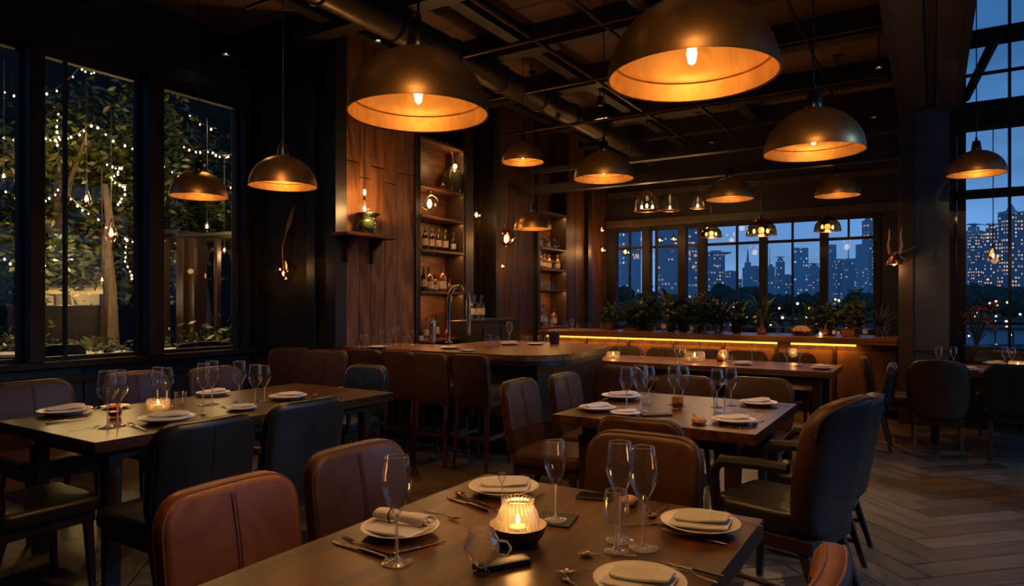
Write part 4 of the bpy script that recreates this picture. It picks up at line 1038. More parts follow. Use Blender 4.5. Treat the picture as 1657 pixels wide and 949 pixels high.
def glob(label, loc, r, m=GLASSA, drop=None, sq=1.0, power=4, name='globe_pendant', lop=0):
    o = thing(name, label, 'pendant lamp', loc)
    B().lathe([(0, -r), (r * .5, -r * .87), (r * .87, -r * .5), (r, 0), (r * .87, r * .5), (r * .5, r * .87 * sq), (r * .2, r * 1.02 * sq), (r * .17, r * 1.25 * sq)], 22, rfn=lambda q, z, a: q * (1 + lop * cos(a - .6))).build('glass_shade', m, o)
    B().lathe([(0, -r * .5), (r * .2, -r * .3), (r * .26, 0), (r * .14, r * .4), (0, r * .5)], 10).build('bulb', BULBS, o)
    B().lathe([(r * .22, r * 1.05 * sq), (r * .24, r * 1.3 * sq), (r * .1, r * 1.5 * sq), (0, r * 1.5 * sq)], 12).build('cap', CAPM, o)
    top = (drop if drop else ZC) - loc[2]; B().tube([(0, 0, r * 1.45 * sq), (0, 0, top)], .005, 6).build('cord', CORD, o)
    light('bulb_light', 'POINT', o, (r * 1.3, 0, -r * .3), power, (1, .50, .17), .04)
    return o
g = at_x(695, 330, -5.28); glob('round clear globe lamp hanging in the first shelf unit', g, .115, GLASS, 2.79, 1, 5)
glob('lopsided teardrop glass lamp before the dark planks', at_x(819, 387, -4.95), .115, GLASSA, None, 1.25, 9, 'teardrop_pendant', .12)
glob('tiny amber globe lamp on a long cord at the first window panes', at_y(1012, 408, 11.2), .075, GLASSA, None, 1, 3)
glob('small amber lamp lit in front of the second mullion', at_y(1068, 389, 11.3), .055, GLASSA, None, 1, 3)
glob('small amber lamp before the pane of the tall blue tower', at_y(1090, 387, 11.3), .05, GLASSA, None, 1, 3)
glob('tiny cone lamp hanging before the towers in the tall glass wall', at_y(1607, 414, 9.2), .05, GLASSA, 3.4, 1.7, 3)
glob('bare bulb lamp with its upper lamp in the corner by the window', at_x(975, 405, -5.0), .06, GLASSA, None, 1.3, 11, 'bulb_pendant')
glob('bare bulb lamp hung just above the corner bulb lamp', at_x(974, 373, -4.93), .04, GLASSA, None, 1.5, 5, 'bulb_pendant')
glob('small amber lamp dangling before the smoky mirror', at_x(771, 348, -5.30), .07, GLASSA, None, 1, 4)
glob('tiny amber lamp beneath the teardrop lamp on the dark planks', at_x(813, 431, -5.1), .035, GLASSA, None, 1, 2)
o = glob('bare candle bulb lamp above the green vase on the plank wall', at_x(590, 338, XW + .17), .062, GLASS, None, 1.4, 26, 'bulb_pendant')
B().lathe([(0, -.035), (.012, -.02), (.016, .0), (.008, .03), (0, .036)], 10, c=(0, 0, .17)).build('bulb', BULB, o)
# leaf vase on the dark panel
p = at_y(461, 435, YR - .14); t_ = p.length
lv = thing('wall_vase', 'round amber glass wall vase holding a tall dry leaf on the dark panel', 'vase', p)
B().lathe([(0, -.13), (.06, -.115), (.095, -.05), (.095, .01), (.06, .07), (.028, .10), (.026, .105)], 22).build('glass_body', GLASSA, lv)
B().lathe([(0, -.06), (.012, -.045), (.014, -.02), (0, .0)], 10, c=(-.02, 0, -.02)).build('bulb', BULBS, lv)
b = B(); b.tube([(0, 0, -.10), (-.02, -.01, .08), (-.015, -.02, .22), (.05, -.02, .38)], .006, 6); b.blade((.04, -.02, .36), (.5, 0, 1), None, .34, .055, -.1, 8, .2); b.blade((.03, -.02, .34), (-.1, -.1, 1), None, .18, .05, -.15, 6, .2); b.build('dry_leaf', DRYLEAF, lv)
B().box(-.02, .10, -.02, .02, .138, .02).build('wall_bracket', CAPM, lv); B().tube([(0, .12, 0), (0, .09, 0)], .006, 6).build('bracket_rod', CAPM, lv)
light('bulb_light', 'POINT', lv, (.02, -.16, 0), 1.5, (1, .50, .17), .03)
# horn sconce on the column
p = at_y(1447, 420, 8.86)
sc_ = thing('wall_sconce', 'copper bell sconce with two horns on the wood faced column', 'wall lamp', p)
B().lathe([(.085, -.06), (.075, -.03), (.05, .02), (.02, .05), (.015, .08), (0, .08)], 20).build('shade', COPPER, sc_)
b = B(); b.tube([(-.04, 0, .06), (-.06, 0, .16), (-.045, 0, .26), (-.05, 0, .36)], [.018, .015, .010, .003], 8); b.tube([(.06, 0, .06), (.08, 0, .16), (.065, 0, .26), (.075, 0, .36)], [.018, .015, .010, .003], 8); b.build('horn', BRONZE, sc_)
b = B(); b.tube([(0, 0, .07), (.08, .02, .08), (.16, .07, .12), (.20, .115, .15)], .012, 8); b.tube([(.05, 0, .03), (.1, .03, .0), (.14, .1, .02)], .022, 8); b.build('bracket', BRONZE, sc_)
B().lathe([(0, -.075), (.014, -.06), (.016, -.04), (0, -.02)], 10).build('bulb', BULBS, sc_)
light('bulb_light', 'POINT', sc_, (0, -.05, -.12), 2.5, (1, .5, .18), .03)
# ================================================================== TABLEWARE
def glass_thing(parts, name='wine_glass', m=None):
    t = thing(name, 'x', 'x')
    for pn, prof, n in parts:
        B().lathe(prof, n).build(pn, m or (GLASSR2 if pn in ('stem', 'foot') else GLASS), t, 60)
        if pn == 'bowl':
            k = max(range(len(prof)), key=lambda i: prof[i][1]); r_, z_ = prof[k][0] - .0006, prof[k][1]
            B().tube([(r_ * cos(2 * pi * i / n), r_ * sin(2 * pi * i / n), z_) for i in range(n)], .0009, 5, closed=True).build('rim', GLASSR2, t, 80)
    return t
FOOT = lambda r: [(0, .0006), (r * .96, .0006), (r, .0018), (r * .9, .003), (r * .4, .006), (.006, .012), (.0042, .02)]
def shell(prof, th=.0014): return [(max(r - th, 0), z + (th if r < .012 else 0)) for r, z in reversed(prof)][:0] + prof + [(max(r - th, .0), z + th * .6) for r, z in reversed(prof) if True]
def tulip():
    bowl = [(0, .112), (.005, .113), (.012, .122), (.024, .145), (.033, .166), (.0365, .184), (.0358, .205), (.032, .232), (.0285, .255)]
    return glass_thing((('bowl', shell(bowl), 36), ('stem', [(.0042, .019), (.0036, .06), (.004, .10), (.006, .114)], 12), ('foot', FOOT(.037), 36)))
def goblet():
    bowl = [(0, .092), (.006, .093), (.016, .104), (.030, .128), (.0395, .152), (.0415, .165), (.039, .188), (.034, .215), (.0315, .232)]
    return glass_thing((('bowl', shell(bowl), 28), ('stem', [(.0042, .019), (.0036, .05), (.004, .085), (.006, .094)], 10), ('foot', FOOT(.036), 28)))
def small_wine():
    bowl = [(0, .062), (.006, .063), (.020, .072), (.030, .09), (.032, .105), (.0305, .13), (.0275, .15)]
    return glass_thing((('bowl', shell(bowl), 28), ('stem', [(.0040, .019), (.0038, .064)], 10), ('foot', FOOT(.029), 24)))
def cordial():
    bowl = [(0, .118), (.004, .119), (.010, .128), (.016, .142), (.0175, .152), (.0165, .166)]
    return glass_thing((('bowl', shell(bowl), 24), ('stem', [(.0038, .019), (.003, .12)], 10), ('foot', FOOT(.024), 24)), 'cordial_glass')
def tumbler():
    p = [(0, 0), (.030, 0), (.033, .003), (.036, .05), (.0375, .09)]
    return glass_thing((('glass_body', p + [(.0355, .09), (.034, .05), (.031, .010), (0, .010)], 24),), 'tumbler')
def amber_tumbler():
    p = [(0, 0), (.028, 0), (.036, .015), (.038, .04), (.033, .07), (.030, .075)]
    t = thing('tumbler', 'x', 'x'); B().lathe(p + [(.028, .075), (.031, .07), (.035, .04), (.033, .018), (0, .008)], 24).build('glass_body', GLASSA, t)
    B().lathe([(0, .0085), (.026, .0085), (.031, .02), (.033, .035), (0, .035)], 20).build('liquid', B_AMB, t); return t
def plate():
    t = thing('dinner_plate', 'x', 'x')
    B().lathe([(0, .002), (.068, .002), (.072, 0), (.078, .001), (.085, .006), (.118, .021), (.125, .0245), (.1262, .0265), (.1245, .0275), (.117, .025), (.088, .0125), (.080, .0098), (0, .0092)], 64).build('plate_body', CERAM, t, 50)
    return t
def side_plate():
    t = thing('side_plate', 'x', 'x')
    B().lathe([(0, .002), (.045, .002), (.05, 0), (.058, .003), (.085, .014), (.088, .0165), (.085, .0172), (.058, .0085), (0, .0080)], 40).build('plate_body', CERAM, t, 50)
    return t
def napkin_fold():
    t = thing('folded_napkin', 'x', 'x')
    wv = lambda x, z: .0035 * sin(x * 38 + z * 20) + .002 * sin(z * 55)
    B().pad(.150, .105, .006, .008, .0028, fn=lambda x, y, z: (x + .1 * z, z, .0105 + .0032 + y + max(0, wv(x, z)))).build('lower_fold', LINEN, t)
    B().pad(.135, .070, .007, .014, .0033, .004, fn=lambda x, y, z: (x + .16 * z + .004, z + .010, .0262 + y + wv(x, z) + .016 * max(0, .2 - abs(z / .07 - .1)))).build('upper_fold', LINEN, t)
    return t
def napkin_roll():
    t = thing('rolled_napkin', 'x', 'x')
    B().pad(.150, .075, .006, .01, .0028, fn=lambda x, y, z: (x + .14 * z, z - .03, .0138 + y + .003 * max(0, sin(x * 40)))).build('lower_fold', LINEN, t)
    sp = []
    for k in range(64): a = k * .30; r = .004 + .0175 * k / 64; sp.append((r * cos(a) * 1.15, r * sin(a) * .8))
    b = B(); n = len(sp)
    for j in range(9):
        x = -.08 + .02 * j; fl = 1 + .12 * sin(j * 1.3) + (.25 if j == 8 else 0)
        b.v += [Vector((x + .012 * sin(k * .2), .018 + y * fl, .0345 + z * fl)) for k, (y, z) in enumerate(sp)]
    for j in range(8):
        for k in range(n - 1): b.f.append((j * n + k, j * n + k + 1, (j + 1) * n + k + 1, (j + 1) * n + k))
    o = b.build('napkin_roll', LINEN, t, 80)
    so = o.modifiers.new('cloth', 'SOLIDIFY'); so.thickness = .0018
    B().tube([(-.035, .018 + .0265 * cos(a), .0350 + .0215 * sin(a)) for a in [2 * pi * k / 24 for k in range(24)]], .0022, 6, closed=True).build('tie_band', L_SEAM, t)
    return t
def sweep(pts, ws, th, n=8):
    b = B(); pts = [Vector(p) for p in pts]; m = len(pts)
    for p, w in zip(pts, ws): b.v += [p + Vector((0, w * cos(2 * pi * k / n), th * sin(2 * pi * k / n))) for k in range(n)]
    for i in range(m - 1):
        for k in range(n): l = (k + 1) % n; b.f.append((i * n + k, i * n + l, (i + 1) * n + l, (i + 1) * n + k))
    b.f += [tuple(reversed(range(n))), tuple(range((m - 1) * n, m * n))]
    return b
def fork():
    t = thing('fork', 'x', 'x')
    sweep([(-.10, 0, .004), (-.09, 0, .004), (-.04, 0, .005), (0, 0, .009), (.03, 0, .007), (.05, 0, .004), (.062, 0, .005)], [.004, .0055, .0042, .003, .0035, .0095, .0115], .0016).build('handle', SILVER, t)
    b = B()
    for y in (-.0088, -.003, .003, .0088): b.tube([(.06, y, .005), (.08, y, .008), (.10, y * .95, .012)], [.0017, .0016, .0009], 6)
    b.build('tine', SILVER, t); return t
def knife():
    t = thing('table_knife', 'x', 'x')
    sweep([(-.11, 0, .0048), (-.10, 0, .005), (-.02, 0, .005), (-.005, 0, .005)], [.0055, .007, .0062, .005], .0042).build('handle', SILVER, t)
    sweep([(-.006, 0, .004), (.02, .001, .004), (.08, .002, .004), (.102, .0, .004), (.11, -.004, .004)], [.006, .0085, .0095, .006, .001], .0011).build('blade', SILVER, t); return t
def spoon():
    t = thing('spoon', 'x', 'x')
    sweep([(-.10, 0, .004), (-.09, 0, .004), (-.04, 0, .005), (.01, 0, .009), (.04, 0, .007), (.05, 0, .006)], [.004, .0058, .0042, .0028, .0035, .005], .0016).build('handle', SILVER, t)
    b = B(); b.lathe([(.0001, .001), (.010, .0022), (.018, .006), (.0215, .0095), (.0205, .0100), (.017, .0068), (.009, .0034), (.0001, .0022)], 20, M=Matrix.Translation((.074, 0, 0)) @ Matrix.Scale(1.35, 4, (1, 0, 0)) @ Matrix.Scale(.85, 4, (0, 1, 0))); b.build('spoon_bowl', SILVER, t); return t
def cut(mk, label, a, b, z=.7505, L=None, cat=None):
    pa, pb = at_z(*a, z), at_z(*b, z); d = pb - pa; L = .21 if mk is knife else .20
    s = max(.75, min(1.25, d.length / L)); c = (pa + pb) / 2
    return place(mk, label, cat or {'fork': 'fork', 'knife': 'knife', 'spoon': 'spoon'}[mk.__name__], (c.x, c.y, z), math.atan2(d.y, d.x), s)
PL = {}
def dish(label, nap, px, py, w, z=.75, rot=0.0, mk=plate, nmk=napkin_fold, nrot=0.0):
    p = at_z(px, py, z + .018); t_ = (H - z - .018) * F / (py - HY); base = .252 if mk is plate else .176
    s = max(.75, min(1.25, w * t_ / F / base))
    place(mk, label, 'plate', (p.x, p.y, z + .0006), rot, s)
    if nap: place(nmk, nap, 'napkin', (p.x, p.y, z + .0006 + (.004 if mk is plate else .003)), nrot, (s * 1.22) if mk is plate else s * .85)
def glass(mk, label, px, py, z=.7506, htpx=None, cat='wine glass', group=None):
    p = at_z(px, py, z); hts = {'tulip': .255, 'goblet': .232, 'small_wine': .15, 'cordial': .166, 'tumbler': .09, 'amber_tumbler': .075}
    t_ = (H - z) * F / (py - HY); s = 1.0
    if htpx: s = max(.6, min(1.5, htpx * t_ / F / hts[mk.__name__] * 1.0))
    return place(mk, label, cat, p, R(0, 6), s, group)
# ---- the near table
dish('cream plate under a rolled napkin at the tan chair end of the near table', 'rolled white napkin with dark tie on the plate by the brown chair', 648, 853, 126, nmk=napkin_roll, nrot=radians(5))
dish('cream plate at the back corner of the near table, behind the ribbed lantern', 'folded white napkin on the plate behind the ribbed lantern', 815, 789, 114, nrot=radians(28))
dish('cream plate at the table corner nearest the black tub armchair', 'folded white napkin on the plate by the open table corner', 1133, 846, 126, nrot=radians(12))
dish('cream plate cut by the lower edge in front of the paired glasses', 'folded white napkin on the plate cut by the lower edge', 1035, 940, 150, nrot=radians(8))
glass(tulip, 'tall tulip glass standing alone before the rolled napkin plate', 642, 911, htpx=172)
cs = at_z(899, 843, .75); c_ = thing('coaster', 'dark square coaster under the lone glass behind the lantern', 'coaster', (cs.x, cs.y, .7505), radians(12)); B().box(-.058, -.058, 0, .058, .058, .007, .003).build('coaster_body', BLKM, c_)
glass(tulip, 'tall tulip glass standing on the dark square coaster', 899, 842, .7578, htpx=128)
glass(tulip, 'tall tulip glass behind the small wine glass, the farther of the pair', 1003, 876, htpx=160)
glass(tulip, 'tallest tulip glass of the pair, next to the plate by the corner', 1041, 888, htpx=164)
glass(small_wine, 'small wine glass in front of the tall pair', 997, 893, htpx=98)
glass(cordial, 'slim cordial glass standing behind the ribbed lantern', 812, 826, htpx=60, cat='glass')
# lantern in its bowl
lp = at_z(838, 877, .75)
bw = thing('stoneware_bowl', 'grey stoneware bowl holding the ribbed lantern', 'bowl', (lp.x, lp.y, .7506))
B().lathe([(0, .003), (.045, .003), (.048, 0), (.054, .002), (.070, .02), (.081, .046), (.082, .050), (.078, .050), (.066, .026), (.050, .012), (0, .010)], 40).build('bowl_body', STONE, bw)
def ribbed(z0=.0):
    return [(.047, .0), (.057, .012), (.0605, .03), (.059, .05), (.052, .072), (.043, .088), (.041, .096), (.044, .104)]
ln = thing('candle_lantern', 'ribbed glass candle lantern glowing in the stoneware bowl', 'candle lantern', (lp.x, lp.y, .7506 + .0125))
rb_ = B()
for k in range(24):
    rb_.tube([(1.012 * r * cos(2 * pi * k / 24 - 3.0 * z), 1.012 * r * sin(2 * pi * k / 24 - 3.0 * z), z) for r, z in ribbed()], .0015, 5)
rb_.build('rib', GLASSR2, ln, 80)
rf = lambda r, z, a: r * (1 + .010 * cos(24 * (a + z * 3)))
B().lathe([(0, .001)] + ribbed() + [(r - .0025, z + .001) for r, z in reversed(ribbed())], 156, rfn=rf).build('glass_shade', GLASSR, ln, 80)
B().lathe([(.0425, .094), (.047, .100), (.0465, .107), (.041, .104)], 40, rfn=lambda r, z, a: r * (1 + .05 * cos(3 * a))).build('rim', GLASSR, ln, 80)
B().lathe([(0, .005), (.024, .005), (.024, .030), (.02, .032), (0, .030)], 20).build('candle', WAX, ln)
B().lathe([(0, .034), (.0055, .042), (.0065, .048), (.003, .060), (0, .068)], 12).build('flame', FLAME, ln)
light('candle_light', 'POINT', ln, (0, 0, .075), 2.0, (1, .52, .18), .03)
# glass creamer
cp = at_z(780, 928, .75); cr_ = thing('glass_creamer', 'round clear glass creamer with handle in front of the lantern', 'creamer', (cp.x, cp.y, .7506), radians(25), None, 1.0)
bp_ = [(0, 0), (.020, 0), (.022, .004), (.012, .010), (.010, .018), (.022, .026), (.040, .044), (.0455, .064), (.041, .084), (.033, .097), (.034, .104)]
B().lathe(bp_ + [(r - .0016 if r > .004 else 0, z + .001) for r, z in reversed(bp_[5:])] + [(0, .028)], 36, rfn=lambda r, z, a: r * (1 + (.10 * max(0, cos(a - 2.4)) ** 4 if z > .088 else 0))).build('glass_body', GLASSC, cr_, 60); B().tube([(.033 * cos(q_), .033 * sin(q_), .104) for q_ in [2 * pi * k / 30 for k in range(30)]], .0014, 6, closed=True).build('rim', GLASSR2, cr_)
B().tube([(.041, 0, .082), (.062, 0, .080), (.072, 0, .064), (.064, 0, .046), (.044, 0, .048)], .0032, 8).build('handle', GLASSR2, cr_)
cc = at_z(812, 917, .75); k_ = thing('leather_case', 'dark leather bill case lying beside the glass creamer', 'case', (cc.x, cc.y, .7505), radians(58)); B().pad(.15, .05, .016, .012, .006, .002, fn=lambda x, y, z: (x, z, .008 + y)).build('case_body', L_BLK, k_); B().box(-.07, -.0255, .006, .07, -.0245, .010).build('seam', L_BRN, k_)
cc = at_z(962, 806, .75); k_ = thing('phone', 'black slab phone lying near the head chair of the near table', 'phone', (cc.x, cc.y, .7505), radians(15)); B().box(-.06, -.035, 0, .06, .035, .009, .004).build('phone_body', BLKM, k_); B().box(-.056, -.031, .0088, .056, .031, .0094).build('screen', B_DARK, k_)
cc = at_z(1019, 818, .75); k_ = thing('bread_roll', 'small torn bread roll behind the paired glasses', 'bread', (cc.x, cc.y, .7505), .6); B().lathe([(0, 0), (.016, 0), (.024, .008), (.025, .018), (.018, .028), (.008, .032), (0, .033)], 20, rfn=lambda r, z, a: r * (1 + .12 * sin(3 * a + z * 60) + .05 * cos(7 * a))).build('bread_body', BREAD, k_)
cc = at_z(1043, 826, .75); k_ = thing('pepper_shaker', 'tiny steel capped shaker beside the bread roll', 'shaker', (cc.x, cc.y, .7505)); B().lathe([(0, 0), (.011, 0), (.013, .02), (.009, .034), (0, .034)], 16).build('glass_body', GLASS, k_); B().lathe([(.0095, .034), (.011, .036), (.009, .046), (0, .049)], 16).build('cap', STEEL, k_)
cut(knife, 'knife at the lower edge side of the rolled napkin plate', (622, 905), (540, 878)); cut(fork, 'fork beside the knife near the rolled napkin plate', (632, 899), (556, 876))
cut(knife, 'knife between the tall lone glass and the rolled napkin plate', (652, 895), (706, 881)); cut(fork, 'fork pointing away between the rolled napkin plate and the lantern', (686, 829), (744, 844))
cut(knife, 'knife of the pair lying before the back corner plate', (790, 829), (724, 806)); cut(spoon, 'spoon of the pair lying before the back corner plate', (796, 822), (738, 801))
cut(spoon, 'spoon half hidden behind the back corner plate', (876, 800), (858, 812)); cut(fork, 'fork in front of the plate by the open corner', (1176, 883), (1072, 861))
cut(spoon, 'spoon lying behind the plate by the open corner', (1078, 822), (1054, 838)); cut(fork, 'fork lying towards the table corner past the corner plate', (1213, 847), (1188, 838))
cut(spoon, 'spoon nearest the tall pair beside the lower plate', (1000, 901), (966, 900)); cut(spoon, 'spoon with patterned bowl at the lantern side of the lower plate', (966, 927), (934, 928))
cut(fork, 'fork cut by the lower edge of the picture', (940, 960), (918, 941)); cut(knife, 'knife of the pair at the corner side of the lower plate', (1146, 930), (1092, 917))
cut(fork, 'fork of the pair at the corner side of the lower plate', (1138, 938), (1094, 924)); cut(knife, 'short knife behind the tallest glass', (1064, 851), (1038, 851))
# ---- window table
dish('cream plate at the open corner of the window table', 'napkin on the plate at the open corner of the window table', 105, 666, 78, nrot=1.2)
dish('cream plate on the aisle side of the window table', 'napkin on the aisle side plate of the window table', 270, 678, 86, nrot=.6)
dish('cream plate under the garden window at the far side of the window table', 'napkin on the window side plate beyond the lantern', 345, 636, 52, nrot=1.0)
dish('cream plate at the far end of the window table', 'napkin on the far end plate of the window table', 466, 642, 60, nrot=.2)
dish('small side plate in the middle of the window table', 'napkin on the small side plate of the window table', 391, 659, 48, mk=side_plate, nrot=.5)
dish('small bare side plate behind the first pair of glasses', None, 187, 656, 42, mk=side_plate)
for lab, px, py, h in (('wine glass of the first pair, nearer the table corner', 174, 693, 92), ('wine glass of the first pair, nearer the aisle', 190, 690, 90), ('wine glass of the pair behind the drum lantern, window side', 255, 657, 62), ('wine glass of the pair behind the drum lantern, aisle side', 270, 658, 62),
    ('wine glass of the third pair on the window table, window side', 329, 657, 68), ('wine glass of the third pair on the window table, aisle side', 343, 655, 70), ('wine glass standing alone toward the far end of the window table', 387, 651, 66), ('wine glass of the far end pair on the window table, window side', 413, 655, 64), ('wine glass of the far end pair on the window table, aisle side', 428, 650, 58)):
    glass(goblet, lab, px, py, htpx=h)
def drum_lantern():
    t = thing('candle_lantern', 'x', 'x'); p = [(.046, 0), (.056, .006), (.058, .03), (.056, .055), (.052, .06)]
    B().lathe([(0, .002)] + p + [(r - .003, z) for r, z in reversed(p)], 120, rfn=lambda r, z, a: r * (1 + .025 * cos(30 * a))).build('glass_shade', GLASSR, t, 80)
    q_ = B()
    for k in range(26): q_.tube([(1.01 * r * cos(2 * pi * k / 26), 1.01 * r * sin(2 * pi * k / 26), z) for r, z in p], .0014, 5)
    q_.build('rib', GLASSR2, t, 80)
    B().lathe([(0, .006), (.022, .006), (.022, .026), (0, .026)], 16).build('candle', WAX, t); B().lathe([(0, .029), (.005, .036), (.006, .040), (.003, .050), (0, .056)], 10).build('flame', FLAME, t); return t
def lanterns(label, px, py, s=1.0, z=.7506, p=1.0, mk=drum_lantern):
    q = at_z(px, py, z); o = place(mk, label, 'candle lantern', q, 0, s); light('candle_light', 'POINT', o, (0, 0, .07), p, (1, .52, .18), .022); return o
lanterns('low ribbed drum lantern glowing on the window table', 256, 663, 1.12, p=1.6)
glass(tumbler, 'glass tumbler next to the drum lantern on the window table', 292, 657, cat='tumbler'); glass(amber_tumbler, 'amber tumbler behind the first pair on the window table', 186, 676, cat='tumbler')
cut(knife, 'knife in front of the open corner plate of the window table', (76, 687), (146, 678)); cut(fork, 'fork lying before the first pair of glasses', (113, 699), (160, 692)); cut(fork, 'fork beside the first pair, toward the aisle plate', (236, 698), (208, 688)); cut(spoon, 'spoon near the open corner plate, beyond the plate rim', (146, 668), (160, 660)); cut(spoon, 'spoon by the aisle side plate of the window table', (300, 676), (324, 674)); cut(fork, 'fork near the far end plate of the window table', (494, 646), (512, 640)); cut(knife, 'knife next to the small side plate of the window table', (362, 660), (376, 663))
# ---- middle table
dish('cream bowl like plate at the tall backed chair corner of the middle table', 'napkin on the plate by the tall backed chair', 967, 660, 60, nrot=.8)
dish('wide cream plate at the back edge of the middle table', 'napkin on the wide plate at the back of the middle table', 1006, 642, 66, nrot=.2)
dish('small cream side plate between the two plates of the middle table', 'napkin on the small side plate of the middle table', 1012, 667, 48, mk=side_plate, nrot=.3)
dish('cream plate at the far aisle corner of the middle table', 'napkin on the plate at the far aisle corner of the middle table', 1227, 652, 60, nrot=.6)
dish('cream plate at the near aisle corner of the middle table', 'napkin on the plate at the near aisle corner of the middle table', 1187, 680, 70, nrot=.3)
for lab, px, py, h in (('wine glass of the first pair on the middle table, chair side', 1014, 661, 66), ('wine glass of the first pair on the middle table, aisle side', 1037, 666, 74), ('third wine glass partly behind the first pair on the middle table', 1050, 656, 62), ('wine glass of the centre pair on the middle table, chair side', 1091, 656, 64), ('wine glass of the centre pair on the middle table, aisle side', 1105, 657, 64), ('wine glass behind the near aisle plate of the middle table', 1160, 660, 62), ('wine glass next to the far aisle plate of the middle table', 1183, 657, 60)):
    glass(goblet, lab, px, py, htpx=h)
glass(amber_tumbler, 'dark amber votive glass under the centre pair of the middle table', 1096, 662, cat='tumbler'); glass(tumbler, 'glass tumbler between the aisle glasses of the middle table', 1164, 668, cat='tumbler')
cc = at_z(1061, 673, .75); k_ = thing('menu_card', 'small black menu folder lying in the middle of the middle table', 'menu', (cc.x, cc.y, .7505), radians(40)); B().box(-.09, -.035, 0, .09, .035, .010, .003).build('folder', BLKM, k_); B().box(-.085, -.032, .0098, .085, .032, .0104).build('page', L_DBR, k_)
cc = at_z(1131, 686, .75); k_ = thing('bread_roll', 'bread roll with crust on the middle table beside the near aisle plate', 'bread', (cc.x, cc.y, .7505), .3); B().lathe([(0, 0), (.030, 0), (.040, .012), (.038, .026), (.022, .038), (0, .042)], 20, rfn=lambda r, z, a: r * (1 + .1 * sin(3 * a) + .05 * cos(7 * a))).build('bread_body', BREAD, k_)
cut(knife, 'knife before the plate by the tall backed chair', (932, 662), (990, 672)); cut(fork, 'fork by the wide back plate of the middle table', (1032, 649), (1056, 642)); cut(knife, 'knife in front of the near aisle plate', (1196, 694), (1156, 684)); cut(spoon, 'spoon at the edge beyond the near aisle plate', (1236, 681), (1218, 690)); cut(fork, 'fork beyond the far aisle plate of the middle table', (1266, 657), (1252, 655)); cut(knife, 'knife between the two aisle plates', (1240, 668), (1200, 664)); cut(spoon, 'spoon under the bread roll on the middle table', (1156, 692), (1142, 690)); cut(fork, 'gilded fork standing out behind the bread roll', (1122, 671), (1130, 680))
# ---- long table
lanterns('tall domed lantern on the near end of the long table', 992, 580, 1.35, p=1.5); lanterns('wide low glass lantern in the middle of the long table', 1124, 586, 1.9, p=1.4)
for lab, px, py in (('wine glass behind the domed lantern of the long table, chair side', 984, 576), ('wine glass behind the domed lantern of the long table, aisle side', 1003, 576), ('lone flute glass midway along the long table', 1037, 578), ('wine glass of the pair before the wide low lantern, chair side', 1096, 588), ('wine glass of the pair before the wide low lantern, aisle side', 1104, 589), ('wine glass behind the wide low lantern', 1133, 583), ('wine glass near the plain end of the long table, bar side', 1217, 584), ('wine glass at the end of the long table, bar side', 1273, 591), ('wine glass at the end of the long table, aisle side', 1294, 590)):
    glass(goblet, lab, px, py, htpx=28)
dish('flat cream plate at the end of the long table', 'napkin on the end plate of the long table', 1330, 595, 36, mk=side_plate); dish('flat side plate at the centre of the long table', 'napkin on the centre side plate of the long table', 1202, 588, 32, mk=side_plate)
glass(tumbler, 'tumbler on the long table beside the centre plate', 1180, 588, cat='tumbler'); glass(amber_tumbler, 'amber votive glass in the middle of the long table', 1165, 587, cat='tumbler'); cut(knife, 'knife lying near the end of the long table', (1298, 594), (1270, 592)); cut(fork, 'fork beside the domed lantern of the long table', (950, 577), (970, 580))
# ---- atrium table
for lab, px, py in (('wine glass on the atrium table under the thermostat column', 1519, 592), ('wine glass on the atrium table beside the column edge', 1543, 592), ('wine glass of the trio by the glowing bowl lantern, column side', 1626, 592), ('wine glass of the trio by the glowing bowl lantern, middle', 1638, 594)): glass(goblet, lab, px, py, htpx=30)
lanterns('bowl lantern glowing on the atrium table', 1647, 598, 1.3, p=1.5); dish('side plate on the atrium table before the tub chair', 'napkin on the atrium side plate before the tub chair', 1497, 597, 34, mk=side_plate); dish('side plate on the atrium table under the red flowers', 'napkin on the atrium side plate under the red flowers', 1566, 597, 34, mk=side_plate); dish('side plate on the window side of the atrium table', 'napkin on the window side plate of the atrium table', 1610, 588, 34, mk=side_plate)
# ---- on the stool bar
ZB = .9506
def vbottle(): return bottle_proto('wine_bottle', B_DARK, [(0, 0), (.036, 0), (.038, .004), (.038, .17), (.034, .195), (.018, .22), (.0145, .235), (.014, .29), (.016, .292), (.016, .30), (0, .30)], (.0386, .06, .15), (.0165, .262, .303))
def bottle_proto(name, m, prof, lab, cap, lm=None):
    t = thing(name, 'x', 'x'); B().lathe(prof, 22).build('bottle_body', m, t)
    if lab: B().lathe([(lab[0], lab[1]), (lab[0] + .0006, lab[1]), (lab[0] + .0006, lab[2]), (lab[0], lab[2])], 22).build('label', lm or B_LAB, t)
    if cap: B().lathe([(cap[0], cap[1]), (cap[0] + .001, cap[1]), (cap[0] + .001, cap[2]), (0, cap[2] + .001)], 16).build('cap', B_CAP, t)
    return t
def spirit(): return bottle_proto('spirit_bottle', B_AMB, [(0, 0), (.043, 0), (.045, .005), (.045, .13), (.038, .155), (.016, .175), (.015, .215), (.018, .217), (.018, .225), (0, .225)], (.0456, .03, .10), (.0185, .20, .24))
def clearb(): return bottle_proto('clear_bottle', B_CLR, [(0, 0), (.036, 0), (.038, .005), (.038, .15), (.03, .18), (.015, .20), (.014, .25), (.016, .255), (0, .255)], (.0386, .05, .12), (.0165, .235, .27))
def decanter(): return bottle_proto('decanter', B_AMB, [(0, 0), (.05, 0), (.058, .02), (.060, .05), (.048, .085), (.02, .115), (.015, .13), (.022, .165), (0, .165)], None, (.018, .165, .185))
def jar(): return bottle_proto('glass_jar', B_CLR, [(0, 0), (.04, 0), (.044, .01), (.044, .09), (.036, .105), (.036, .115), (0, .115)], None, (.038, .11, .13))
HTS = {'vbottle': .30, 'spirit': .235, 'clearb': .265, 'decanter': .18, 'jar': .13}
